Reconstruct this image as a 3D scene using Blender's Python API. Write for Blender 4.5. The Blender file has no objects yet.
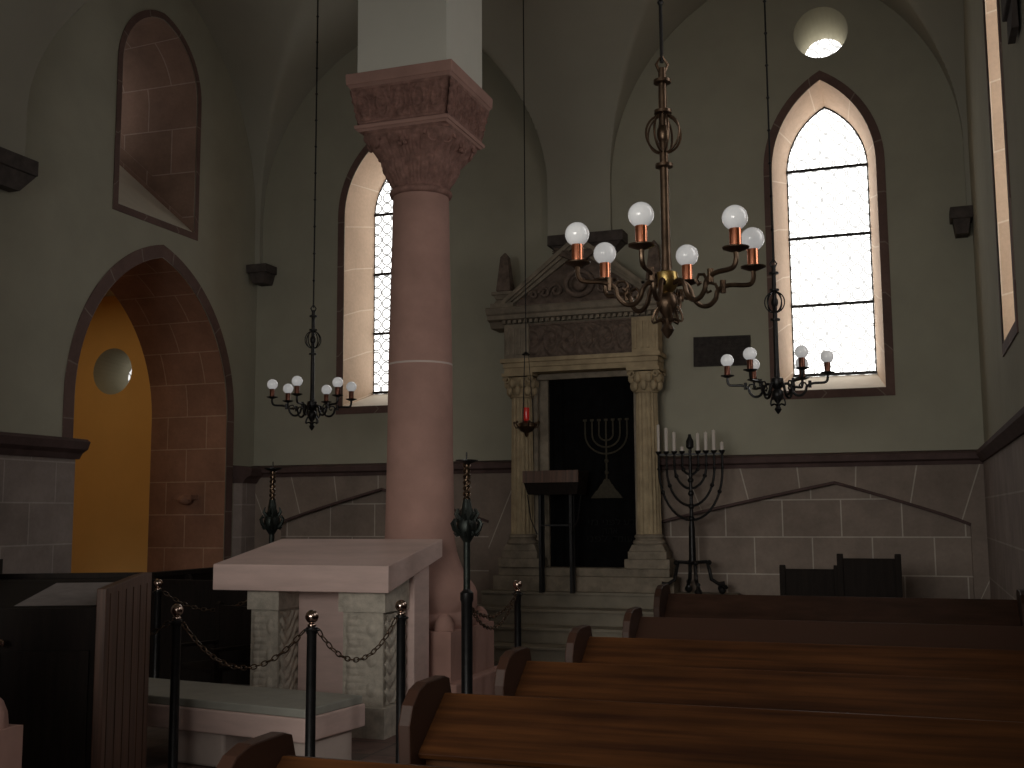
import bpy, bmesh, math, random
from math import sin, cos, pi, radians as R, sqrt, atan2, hypot
from mathutils import Vector, Matrix
from mathutils.geometry import tessellate_polygon
random.seed(7)
sc = bpy.context.scene
COL = sc.collection

# ------------------------------------------------------------------ materials
def new_mat(name):
    m = bpy.data.materials.new(name); m.use_nodes = True
    nt = m.node_tree; b = nt.nodes['Principled BSDF']
    return m, nt, b
def N(nt, t, **k):
    n = nt.nodes.new(t)
    for a, v in k.items(): setattr(n, a, v)
    return n
def mixc(nt, fac, a, b, mode='MIX'):
    n = N(nt, 'ShaderNodeMix', data_type='RGBA', blend_type=mode)
    for i, v in ((0, fac), (6, a), (7, b)):
        if isinstance(v, (int, float)): n.inputs[i].default_value = v
        elif isinstance(v, tuple): n.inputs[i].default_value = (*v, 1) if len(v) == 3 else v
        else: nt.links.new(v, n.inputs[i])
    return n.outputs[2]
def noise(nt, vec, scale, detail=4, rough=.6):
    n = N(nt, 'ShaderNodeTexNoise'); n.inputs['Scale'].default_value = scale
    n.inputs['Detail'].default_value = detail; n.inputs['Roughness'].default_value = rough
    if vec is not None: nt.links.new(vec, n.inputs['Vector'])
    return n.outputs['Fac']
def ramp(nt, fac, lo, hi):
    n = N(nt, 'ShaderNodeMapRange'); n.inputs[1].default_value = lo; n.inputs[2].default_value = hi
    nt.links.new(fac, n.inputs[0]); return n.outputs[0]
def bump(nt, b, h, strength=.3, dist=.01):
    n = N(nt, 'ShaderNodeBump'); n.inputs['Strength'].default_value = strength; n.inputs['Distance'].default_value = dist
    nt.links.new(h, n.inputs['Height']); nt.links.new(n.outputs[0], b.inputs['Normal'])
def plain(name, c, rough=.6, metal=0, var=.25, scale=6, bmp=.15, stretch=None, spec=.5, dark=None):
    m, nt, b = new_mat(name)
    tc = N(nt, 'ShaderNodeTexCoord'); vec = tc.outputs['Object']
    if stretch:
        mp = N(nt, 'ShaderNodeMapping'); mp.inputs['Scale'].default_value = stretch
        nt.links.new(vec, mp.inputs[0]); vec = mp.outputs[0]
    f = ramp(nt, noise(nt, vec, scale), .3, .7)
    d = dark or tuple(x * (1 - var) for x in c)
    u = tuple(min(1, x * (1 + var)) for x in c)
    nt.links.new(mixc(nt, f, d, u), b.inputs['Base Color'])
    b.inputs['Roughness'].default_value = rough; b.inputs['Metallic'].default_value = metal
    b.inputs['Specular IOR Level'].default_value = spec
    if bmp: bump(nt, b, noise(nt, vec, scale * 6), bmp, .004)
    return m
def blocks(name, c1, c2, mortar, bw, bh, axes, off=(0, 0), msize=.008, rough=.8, uv=False, var=.3, fan=0):
    m, nt, b = new_mat(name)
    tc = N(nt, 'ShaderNodeTexCoord'); src = tc.outputs['UV' if uv else 'Object']
    sp = N(nt, 'ShaderNodeSeparateXYZ'); nt.links.new(src, sp.inputs[0])
    cb = N(nt, 'ShaderNodeCombineXYZ')
    for i, a in enumerate(axes):
        ad = N(nt, 'ShaderNodeMath', operation='ADD'); ad.inputs[1].default_value = off[i]
        nt.links.new(sp.outputs['XYZ'.index(a)], ad.inputs[0]); nt.links.new(ad.outputs[0], cb.inputs[i])
    if fan:
        def mth(op, a, b_):
            n = N(nt, 'ShaderNodeMath', operation=op)
            for i, v in ((0, a), (1, b_)):
                if isinstance(v, (int, float)): n.inputs[i].default_value = v
                else: nt.links.new(v, n.inputs[i])
            return n.outputs[0]
        X, Z = sp.outputs[0], sp.outputs[2]
        uc = mth('ADD', -6.6, mth('MULTIPLY', mth('GREATER_THAN', X, -3.4), 5.78))
        q = mth('DIVIDE', mth('SUBTRACT', X, uc), mth('ADD', 1.0, mth('MULTIPLY', mth('SUBTRACT', Z, 1.8), fan)))
        nt.links.new(mth('ADD', q, mth('ADD', uc, off[0])), cb.inputs[0])
    br = N(nt, 'ShaderNodeTexBrick'); nt.links.new(cb.outputs[0], br.inputs['Vector'])
    br.inputs['Scale'].default_value = 1; br.inputs['Mortar Size'].default_value = msize
    br.inputs['Mortar Smooth'].default_value = .15
    br.inputs['Brick Width'].default_value = bw; br.inputs['Row Height'].default_value = bh
    br.inputs['Color1'].default_value = (*c1, 1); br.inputs['Color2'].default_value = (*c2, 1)
    br.inputs['Mortar'].default_value = (*mortar, 1)
    f = ramp(nt, noise(nt, tc.outputs['Object'], 2.2, 6), .25, .75)
    f2 = ramp(nt, noise(nt, tc.outputs['Object'], 25, 3), .2, .8)
    c = mixc(nt, f, br.outputs['Color'], (1 - var,) * 3, 'MULTIPLY')
    c = mixc(nt, 1.0, br.outputs['Color'], mixc(nt, f, (1 - var,) * 3, (1 + var * .5,) * 3), 'MULTIPLY')
    c = mixc(nt, .25, c, mixc(nt, f2, (.6,) * 3, (1.2,) * 3), 'MULTIPLY')
    nt.links.new(c, b.inputs['Base Color']); b.inputs['Roughness'].default_value = rough
    b.inputs['Specular IOR Level'].default_value = .25
    inv = N(nt, 'ShaderNodeMath', operation='SUBTRACT'); nt.links.new(f2, inv.inputs[0]); nt.links.new(br.outputs['Fac'], inv.inputs[1])
    bump(nt, b, inv.outputs[0], .25, .006)
    return m
M = {}
M['plaster'] = plain('plaster', (.385, .367, .297), .95, var=.07, scale=1.3, bmp=.1, spec=.1)
M['plaster_vault'] = plain('plaster_vault', (.40, .38, .32), .95, var=.05, scale=1.1, bmp=.08, spec=.1)
M['plaster_pier'] = plain('plaster_pier', (.60, .585, .53), .95, var=.03, scale=1.5, bmp=.05, spec=.1)
M['wain'] = blocks('wainscot_stone', (.26, .205, .175), (.30, .24, .205), (.50, .44, .39), .66, .43, 'XZ', (.11, -.07))
M['wain_side'] = blocks('wainscot_stone_side', (.30, .245, .225), (.34, .28, .26), (.45, .39, .36), .72, .43, 'YZ', (.2, -.07))
M['vouss'] = blocks('voussoir_stone', (.26, .205, .175), (.29, .23, .195), (.48, .42, .37), .60, 3, 'XZ', (.3, 0), fan=.24)
M['jamb'] = blocks('jamb_stone', (.33, .175, .12), (.38, .205, .14), (.50, .33, .24), .62, .44, 'XY', (0, .1), uv=True)
M['jamb_up'] = blocks('upper_jamb_stone', (.26, .165, .125), (.31, .195, .15), (.42, .31, .26), .72, .60, 'XY', (0, .1), uv=True)
M['sill'] = plain('pale_sill', (.72, .66, .56), .85, var=.06, scale=3, bmp=.1, spec=.2)
M['copper_d'] = plain('dark_copper', (.16, .07, .05), .35, 1, .12, 20, .05)
M['splay'] = blocks('splay_stone', (.60, .44, .32), (.65, .485, .355), (.76, .63, .50), 2.5, .62, 'XY', (0, .25), uv=True, var=.12)
M['ring'] = blocks('surround_stone', (.155, .095, .085), (.18, .11, .095), (.27, .21, .18), 3, .60, 'XY', (0, .1), uv=True)
M['red'] = plain('red_sandstone', (.375, .222, .188), .8, var=.13, scale=3, bmp=.35, spec=.25)
M['red_dark'] = plain('dark_red_sandstone', (.25, .14, .118), .85, var=.32, scale=14, bmp=.9, spec=.2)
M['trim'] = plain('dark_trim_stone', (.10, .065, .062), .8, var=.2, scale=5, bmp=.3, spec=.2)
M['corbel'] = plain('corbel_stone', (.085, .07, .065), .85, var=.3, scale=9, bmp=.5, spec=.2)
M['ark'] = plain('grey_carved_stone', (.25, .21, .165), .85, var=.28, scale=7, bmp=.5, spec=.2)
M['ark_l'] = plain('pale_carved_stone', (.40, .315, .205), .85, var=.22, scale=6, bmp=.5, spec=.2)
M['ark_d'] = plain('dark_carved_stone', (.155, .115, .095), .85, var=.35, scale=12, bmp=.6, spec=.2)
M['step'] = plain('step_stone', (.26, .23, .185), .8, var=.2, scale=3, bmp=.3, spec=.3)
M['pink'] = plain('pink_sandstone', (.62, .455, .42), .75, var=.1, scale=4, bmp=.3, stretch=(.5, 1, 3), spec=.3)
M['pink_l'] = plain('pale_pink_stone', (.56, .46, .42), .8, var=.08, scale=4, bmp=.3, spec=.3)
M['grey_st'] = plain('weathered_grey_stone', (.48, .43, .37), .9, var=.22, scale=14, bmp=.8, spec=.2)
M['green_st'] = plain('grey_green_slate', (.33, .325, .29), .6, var=.1, scale=5, bmp=.1)
M['iron'] = plain('black_iron', (.022, .021, .022), .4, .7, .3, 20, .2)
M['iron_g'] = plain('greenish_iron', (.025, .03, .027), .45, .7, .35, 20, .4)
M['bronze'] = plain('dark_bronze', (.115, .075, .05), .35, .9, .3, 20, .2)
M['brass'] = plain('aged_brass', (.38, .27, .10), .3, 1, .25, 20, .1)
M['copper'] = plain('copper', (.80, .30, .17), .22, 1, .12, 20, .05)
M['silver'] = plain('polished_knob_metal', (.46, .35, .30), .12, 1, .1, 20, 0)
M['wood_d'] = plain('near_black_wood', (.012, .008, .0065), .7, 0, .35, 4, .1, (8, 8, .8), spec=.15)
M['wood_cab'] = plain('brown_cabinet_wood', (.10, .048, .03), .5, 0, .35, 3, .1, (10, 10, .5), dark=(.04, .018, .012))
M['wood_end'] = plain('pew_end_wood', (.034, .015, .009), .45, 0, .35, 4, .1, (1, 1.5, 6), dark=(.05, .02, .012))
M['black'] = plain('black_velvet', (.006, .006, .0065), .95, 0, .3, 8, .1, spec=.05)
M['gold_th'] = plain('faded_gold_thread', (.055, .047, .034), .8, 0, .2, 30, .3, spec=.2)
M['grey_th'] = plain('dim_grey_thread', (.014, .014, .014), .9, 0, .2, 30, .1, spec=.1)
M['wax'] = plain('white_wax', (.62, .56, .52), .5, 0, .05, 5, 0)
M['slate_face'] = plain('desk_paper_panel', (.20, .17, .165), .7, 0, .15, 12, .05)
M['plaque'] = plain('dark_plaque_stone', (.045, .038, .036), .8, var=.35, scale=18, bmp=.7, spec=.2)
M['yellow'] = plain('yellow_ochre_wall', (.72, .46, .18), .9, var=.05, scale=1.2, bmp=.05, spec=.1)
M['cream'] = plain('cream_reveal', (.36, .33, .24), .9, var=.05, scale=2, bmp=.05, spec=.1)

def wood_pew():
    m, nt, b = new_mat('polished_pew_wood')
    tc = N(nt, 'ShaderNodeTexCoord')
    mp = N(nt, 'ShaderNodeMapping'); mp.inputs['Scale'].default_value = (.35, 9, 9)
    nt.links.new(tc.outputs['Object'], mp.inputs[0])
    f = ramp(nt, noise(nt, mp.outputs[0], 3, 8, .65), .3, .7)
    mp2 = N(nt, 'ShaderNodeMapping'); mp2.inputs['Scale'].default_value = (.8, 3, 3)
    nt.links.new(tc.outputs['Object'], mp2.inputs[0])
    g = ramp(nt, noise(nt, mp2.outputs[0], 1.6, 3), .3, .7)
    c = mixc(nt, f, (.042, .0145, .006), (.12, .044, .013))
    c = mixc(nt, 1.0, c, mixc(nt, g, (.6,) * 3, (1.15,) * 3), 'MULTIPLY')
    nt.links.new(c, b.inputs['Base Color'])
    b.inputs['Roughness'].default_value = .5
    b.inputs['Specular IOR Level'].default_value = .22
    bump(nt, b, f, .1, .003)
    return m
M['pew'] = wood_pew()

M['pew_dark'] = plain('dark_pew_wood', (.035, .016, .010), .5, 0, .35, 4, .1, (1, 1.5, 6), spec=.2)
def floor_mat():
    m, nt, b = new_mat('worn_floor_tiles')
    tc = N(nt, 'ShaderNodeTexCoord')
    br = N(nt, 'ShaderNodeTexBrick'); nt.links.new(tc.outputs['Object'], br.inputs['Vector'])
    br.offset = 0; br.inputs['Scale'].default_value = 1
    br.inputs['Brick Width'].default_value = .4; br.inputs['Row Height'].default_value = .4
    br.inputs['Mortar Size'].default_value = .008
    br.inputs['Color1'].default_value = (.19, .115, .10, 1); br.inputs['Color2'].default_value = (.12, .10, .09, 1)
    br.inputs['Mortar'].default_value = (.07, .06, .055, 1)
    f = ramp(nt, noise(nt, tc.outputs['Object'], 5, 5), .3, .7)
    nt.links.new(mixc(nt, 1.0, br.outputs['Color'], mixc(nt, f, (.6,) * 3, (1.3,) * 3), 'MULTIPLY'), b.inputs['Base Color'])
    b.inputs['Roughness'].default_value = .5
    return m
M['floor'] = floor_mat()

def pane_mat(name, strength, tint=(1, .985, .95), axes='XZ', scale=6.5, line=.3):
    m, nt, b = new_mat(name)
    out = nt.nodes['Material Output']
    tc = N(nt, 'ShaderNodeTexCoord')
    sp = N(nt, 'ShaderNodeSeparateXYZ'); nt.links.new(tc.outputs['Object'], sp.inputs[0])
    cb = N(nt, 'ShaderNodeCombineXYZ')
    for i, a in enumerate(axes): nt.links.new(sp.outputs['XYZ'.index(a)], cb.inputs[i])
    vo = N(nt, 'ShaderNodeTexVoronoi', voronoi_dimensions='2D'); vo.inputs['Scale'].default_value = scale
    vo.inputs['Randomness'].default_value = .05
    nt.links.new(cb.outputs[0], vo.inputs['Vector'])
    s1 = N(nt, 'ShaderNodeMath', operation='SUBTRACT'); s1.inputs[1].default_value = .44
    nt.links.new(vo.outputs['Distance'], s1.inputs[0])
    ab = N(nt, 'ShaderNodeMath', operation='ABSOLUTE'); nt.links.new(s1.outputs[0], ab.inputs[0])
    k = ramp(nt, ab.outputs[0], .03, .10)
    em = N(nt, 'ShaderNodeEmission')
    nt.links.new(mixc(nt, k, tuple(x * line for x in tint), tint), em.inputs['Color'])
    em.inputs['Strength'].default_value = strength
    gl = N(nt, 'ShaderNodeBsdfGlossy'); gl.inputs['Roughness'].default_value = .3
    gl.inputs['Color'].default_value = (.05, .05, .05, 1)
    ad = N(nt, 'ShaderNodeAddShader'); nt.links.new(em.outputs[0], ad.inputs[0]); nt.links.new(gl.outputs[0], ad.inputs[1])
    nt.links.new(ad.outputs[0], out.inputs['Surface'])
    return m
M['pane_e'] = pane_mat('daylit_roundel_glass', 3.6, line=.17)
M['pane_l'] = pane_mat('leaded_roundel_glass', 3.0, line=.04)
M['pane_s'] = pane_mat('daylit_roundel_glass_side', 3.4, axes='YZ')
M['pane_dim'] = pane_mat('dim_daylit_glass', .8, (1, .96, .9), axes='YZ', line=.1)

M['pane_dim2'] = pane_mat('annex_roundel_glass', 1.0, (1, .98, .95), axes='XZ', line=.1)
def globe_mat():
    m, nt, b = new_mat('milky_silvered_globe_glass')
    b.inputs['Base Color'].default_value = (.80, .80, .80, 1)
    b.inputs['Roughness'].default_value = .12
    b.inputs['Coat Weight'].default_value = .6
    b.inputs['Coat Roughness'].default_value = .03
    tc = N(nt, 'ShaderNodeTexCoord')
    f = noise(nt, tc.outputs['Object'], 9)
    nt.links.new(mixc(nt, f, (.45, .45, .45), (.75, .75, .75)), b.inputs['Base Color'])
    b.inputs['Emission Color'].default_value = (1, .98, .97, 1)
    b.inputs['Emission Strength'].default_value = .22  # the globes are unlit; this glow paints in their brightness
    return m
M['globe'] = globe_mat()
def red_glass():
    m, nt, b = new_mat('ruby_glass')
    tc = N(nt, 'ShaderNodeTexCoord')
    f = noise(nt, tc.outputs['Object'], 30)
    nt.links.new(mixc(nt, f, (.28, .006, .006), (.5, .02, .015)), b.inputs['Base Color'])
    b.inputs['Roughness'].default_value = .08
    b.inputs['Emission Color'].default_value = (1, .03, .02, 1); b.inputs['Emission Strength'].default_value = .06
    return m
M['ruby'] = red_glass()

# ------------------------------------------------------------------ mesh helper
class MB:
    def __init__(s): s.v = []; s.f = []; s.uv = {}
    def add(s, vs, fs, mat=None):
        o = len(s.v)
        s.v += [tuple(mat @ Vector(v)) for v in vs] if mat else [tuple(v) for v in vs]
        s.f += [tuple(i + o for i in f) for f in fs]
        return s
    def box(s, x0, x1, y0, y1, z0, z1, mat=None):
        return s.add([(x0, y0, z0), (x1, y0, z0), (x1, y1, z0), (x0, y1, z0), (x0, y0, z1), (x1, y0, z1), (x1, y1, z1), (x0, y1, z1)],
                     [(0, 3, 2, 1), (4, 5, 6, 7), (0, 1, 5, 4), (1, 2, 6, 5), (2, 3, 7, 6), (3, 0, 4, 7)], mat)
    def frustum(s, c, h0, h1, z0, z1):           # square taper, h = half width (or (hx,hy))
        h0 = h0 if isinstance(h0, tuple) else (h0, h0); h1 = h1 if isinstance(h1, tuple) else (h1, h1)
        cx, cy = c
        return s.add([(cx - h0[0], cy - h0[1], z0), (cx + h0[0], cy - h0[1], z0), (cx + h0[0], cy + h0[1], z0), (cx - h0[0], cy + h0[1], z0),
                      (cx - h1[0], cy - h1[1], z1), (cx + h1[0], cy - h1[1], z1), (cx + h1[0], cy + h1[1], z1), (cx - h1[0], cy + h1[1], z1)],
                     [(0, 3, 2, 1), (4, 5, 6, 7), (0, 1, 5, 4), (1, 2, 6, 5), (2, 3, 7, 6), (3, 0, 4, 7)])
    def lathe(s, prof, c=(0, 0, 0), n=24, mat=None, cap=True):
        vs = []; fs = []
        for r, z in prof:
            for i in range(n):
                a = 2 * pi * i / n; vs.append((c[0] + r * cos(a), c[1] + r * sin(a), c[2] + z))
        for j in range(len(prof) - 1):
            for i in range(n):
                k = (i + 1) % n; fs.append((j * n + i, j * n + k, (j + 1) * n + k, (j + 1) * n + i))
        if cap:
            fs.append(tuple(reversed(range(n)))); fs.append(tuple((len(prof) - 1) * n + i for i in range(n)))
        return s.add(vs, fs, mat)
    def sphere(s, c, r, n=16, m=10, sz=1):
        return s.lathe([(max(r * sin(pi * j / m), .0004), -r * sz * cos(pi * j / m)) for j in range(m + 1)], c, n)
    def tube(s, pts, r, n=8, closed=False):
        pts = [Vector(p) for p in pts]; L = len(pts); rs = r if isinstance(r, (list, tuple)) else [r] * L
        vs = []; fs = []; up = None
        for i, p in enumerate(pts):
            a = pts[(i - 1) % L] if (closed or i > 0) else p; b = pts[(i + 1) % L] if (closed or i < L - 1) else p
            t = (b - a).normalized()
            if up is None: up = t.orthogonal().normalized()
            up = (up - t * up.dot(t))
            up = up.normalized() if up.length > 1e-6 else t.orthogonal().normalized()
            w = t.cross(up)
            for k in range(n):
                q = 2 * pi * k / n; vs.append(p + (up * cos(q) + w * sin(q)) * rs[i])
        for i in range(L if closed else L - 1):
            j = (i + 1) % L
            for k in range(n):
                l = (k + 1) % n; fs.append((i * n + k, i * n + l, j * n + l, j * n + k))
        if not closed:
            fs.append(tuple(reversed(range(n)))); fs.append(tuple((L - 1) * n + k for k in range(n)))
        return s.add(vs, fs)
    def prism(s, poly, fn, d0, d1):              # poly in 2-D, fn(u, v, d) -> xyz
        n = len(poly)
        tri = tessellate_polygon([[Vector((u, v, 0)) for u, v in poly]])
        vs = [fn(u, v, d0) for u, v in poly] + [fn(u, v, d1) for u, v in poly]
        fs = [tuple(t) for t in tri] + [tuple(i + n for i in reversed(t)) for t in tri]
        fs += [(i, (i + 1) % n, (i + 1) % n + n, i + n) for i in range(n)]
        return s.add(vs, fs)
    def relief(s, fn, w, h, nu, nv, depth):      # fn(u,v,d)->xyz ; depth(u01,v01)->d
        vs = [fn(w * i / nu, h * j / nv, depth(i / nu, j / nv)) for j in range(nv + 1) for i in range(nu + 1)]
        fs = [(j * (nu + 1) + i, j * (nu + 1) + i + 1, (j + 1) * (nu + 1) + i + 1, (j + 1) * (nu + 1) + i) for j in range(nv) for i in range(nu)]
        return s.add(vs, fs)
    def build(s, name, m, parent=None, smooth=False, bevel=0, fix=True, off=None):
        me = bpy.data.meshes.new(name)
        o = off if off is not None else Vector((0, 0, 0))
        me.from_pydata([tuple(Vector(v) - o) for v in s.v], [], s.f)
        if s.uv:
            ul = me.uv_layers.new(name='UVMap')
            for p in me.polygons:
                for li, vi in zip(p.loop_indices, p.vertices): ul.data[li].uv = s.uv.get(vi, (0, 0))
        if fix:
            bm = bmesh.new(); bm.from_mesh(me); bmesh.ops.recalc_face_normals(bm, faces=bm.faces); bm.to_mesh(me); bm.free()
        me.materials.append(M[m])
        ob = bpy.data.objects.new(name, me); COL.objects.link(ob)
        if parent: ob.parent = parent
        if smooth:
            me.shade_smooth()
            if smooth != 2:
                md = ob.modifiers.new('edge', 'EDGE_SPLIT'); md.split_angle = R(38)
        if bevel:
            md = ob.modifiers.new('bevel', 'BEVEL'); md.width = bevel; md.segments = 2; md.limit_method = 'ANGLE'
        return ob
def tag(o, label=None, cat=None, group=None, kind=None):
    if label: o['label'] = label
    if cat: o['category'] = cat
    if group: o['group'] = group
    if kind: o['kind'] = kind
    return o
def struct(o, label=None, cat='wall'): return tag(o, label, cat, None, 'structure')
def empty(name, loc=(0, 0, 0), rz=0):
    o = bpy.data.objects.new(name, None); COL.objects.link(o); o.location = loc; o.rotation_euler = (0, 0, rz)
    o.empty_display_size = .2
    return o
def copy_tree(o, parent=None):
    c = o.copy(); COL.objects.link(c); c.parent = parent
    for ch in list(o.children): copy_tree(ch, c)
    return c

# ------------------------------------------------------------------ the room
XL, XR, YB, YF = -8.6, .79, 13.5, -2.0     # left wall, right wall, back (ark) wall, open end behind the viewer
def east(u, z, d=0): return (u, YB + d, z)
def west_(u, z, d=0): return (XL - d, u, z)
def south(u, z, d=0): return (XR + d, u, z)

def arch(c, a, z0, zs, k, n=14):
    r = k * a; o = r - a; th = math.acos(o / r) if o > 1e-6 else pi / 2
    p = [(c - a, z0), (c + a, z0)]
    p += [(c - o + r * cos(th * i / n), zs + r * sin(th * i / n)) for i in range(n + 1)]
    p += [(c + o - r * cos(th * i / n), zs + r * sin(th * i / n)) for i in range(n - 1, -1, -1)]
    return p
def circle(c, z, r, n=32): return [(c + r * cos(2 * pi * i / n), z + r * sin(2 * pi * i / n)) for i in range(n)]
def arch_b(c, a, z0, zs, k, b, zb=None):  # outline widened by b with the same centres
    r = k * a + b; a2 = a + b
    return arch(c, a2, z0 - (b if zb is None else zb), zs, r / a2)
def wall_with_holes(outer, holes, fn, d=0):
    mb = MB(); loops = [outer] + holes
    flat = [p for l in loops for p in l]
    tri = tessellate_polygon([[Vector((u, v, 0)) for u, v in l] for l in loops])
    mb.add([fn(u, v, d) for u, v in flat], [tuple(t) for t in tri]); return mb
def arclen(poly):
    s = [0]
    for i in range(1, len(poly) + 1):
        a, b = poly[i - 1], poly[i % len(poly)]; s.append(s[-1] + hypot(b[0] - a[0], b[1] - a[1]))
    return s
def loft(p0, p1, fn, d0, d1, segs=1):
    mb = MB(); n = len(p0); s = arclen(p0)
    for i in range(n):
        j = (i + 1) % n
        for (a, sa), (b, sb) in (((i, s[i]), (j, s[i + 1])),):
            o = len(mb.v)
            mb.v += [fn(*p0[a], d0), fn(*p0[b], d0), fn(*p1[b], d1), fn(*p1[a], d1)]
            mb.f.append((o, o + 1, o + 2, o + 3))
            w = abs(d1 - d0) or hypot(p1[a][0] - p0[a][0], p1[a][1] - p0[a][1])
            # jambs take their courses from the height so that joints lie level
            va = p0[a][1] if abs(p0[a][1] - p0[b][1]) > abs(p0[a][0] - p0[b][0]) else sa
            vb = p0[b][1] if abs(p0[a][1] - p0[b][1]) > abs(p0[a][0] - p0[b][0]) else sb
            va, vb = sa, sb
            for q, uv in zip(range(4), ((0, va), (0, vb), (w, vb), (w, va))): mb.uv[o + q] = uv
    return mb
def splay_build(p0, p1, fn, t, m, e, off, sill='sill'):
    mb = loft(p0, p1, fn, 0, t); mb.f = mb.f[1:]; mb.build('splay', m, e, off=off)
    a = MB(); a.add([fn(*p0[0], 0), fn(*p0[1], 0), fn(*p1[1], t), fn(*p1[0], t)], [(0, 1, 2, 3)]); a.build('sill', sill, e, off=off)
def pane(poly, fn, d):
    return wall_with_holes(poly, [], fn, d)
def ring(p0, p1, fn, t):   # flat band between outlines, t proud of the wall
    mb = loft(p0, p1, lambda u, v, d: fn(u, v, -t), 0, 0)
    m2 = loft(p1, p1, fn, 0, -t); o = len(mb.v)
    mb.v += m2.v; mb.f += [tuple(i + o for i in f) for f in m2.f]
    for k_, v_ in m2.uv.items(): mb.uv[k_ + o] = v_
    return mb

# vault
ZS, KV = 5.8, 1.25
XB = [(-8.55, -4.50), (-3.42, .74)]
BAYX = [(-8.52, -4.25), (-3.42, .74)]
BAYY = [(-2.6, 3.05), (3.85, 8.62), (9.44, 13.42)]
def prof(t, spans):
    best = None
    for a, b in spans:
        if a <= t <= b:
            h = (b - a) / 2; c = (a + b) / 2; q = abs(t - c) / h
            best = ZS + (h if h < 2.5 else 2.4) * sqrt(max(0, KV * KV - (q + KV - 1) ** 2))
    return best
def clamp(t): return min(1, max(0, t))
def bayx(y):      # the springing lines drift slightly between the end wall and the column
    t = clamp((13.42 - y) / (13.42 - 9.44))
    return [(-8.52, -4.25 - .24 * t), (-3.42 - .21 * t, .74)]
def bayy(x):
    t = clamp((x + 8.5) / 3.9)
    return [(-2.6, 3.05), (3.85, 8.15 + .47 * t), (8.95 + .49 * t, 13.42)]
def half(t, spans, s_in, s_out, inner):   # pointed section, stilted by s at the column side
    for i, (a, b) in enumerate(spans):
        if a <= t <= b:
            h = (b - a) / 2; c = (a + b) / 2; q = abs(t - c) / h
            H = min(h, 2.4) * sqrt(KV * KV - (KV - 1) ** 2)
            g = min(h, 2.4) * sqrt(max(0, KV * KV - (q + KV - 1) ** 2))
            s = s_in if (t > c) == inner[i] else s_out
            return ZS + s + (H - s) * g / H
def ceil_z(x, y):
    ky = clamp((13.42 - y) / 4.0); kx = clamp(1 - abs(x + 4.07) / 4.4)
    z = [v for v in (half(x, bayx(y), .72 * ky, 0, [True, False]),
                     half(y, bayy(x), .72 * kx, .72 * kx if y < 9 else 0, [True, True, False])) if v is not None]
    return max(z) if z else ZS + .5

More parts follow.
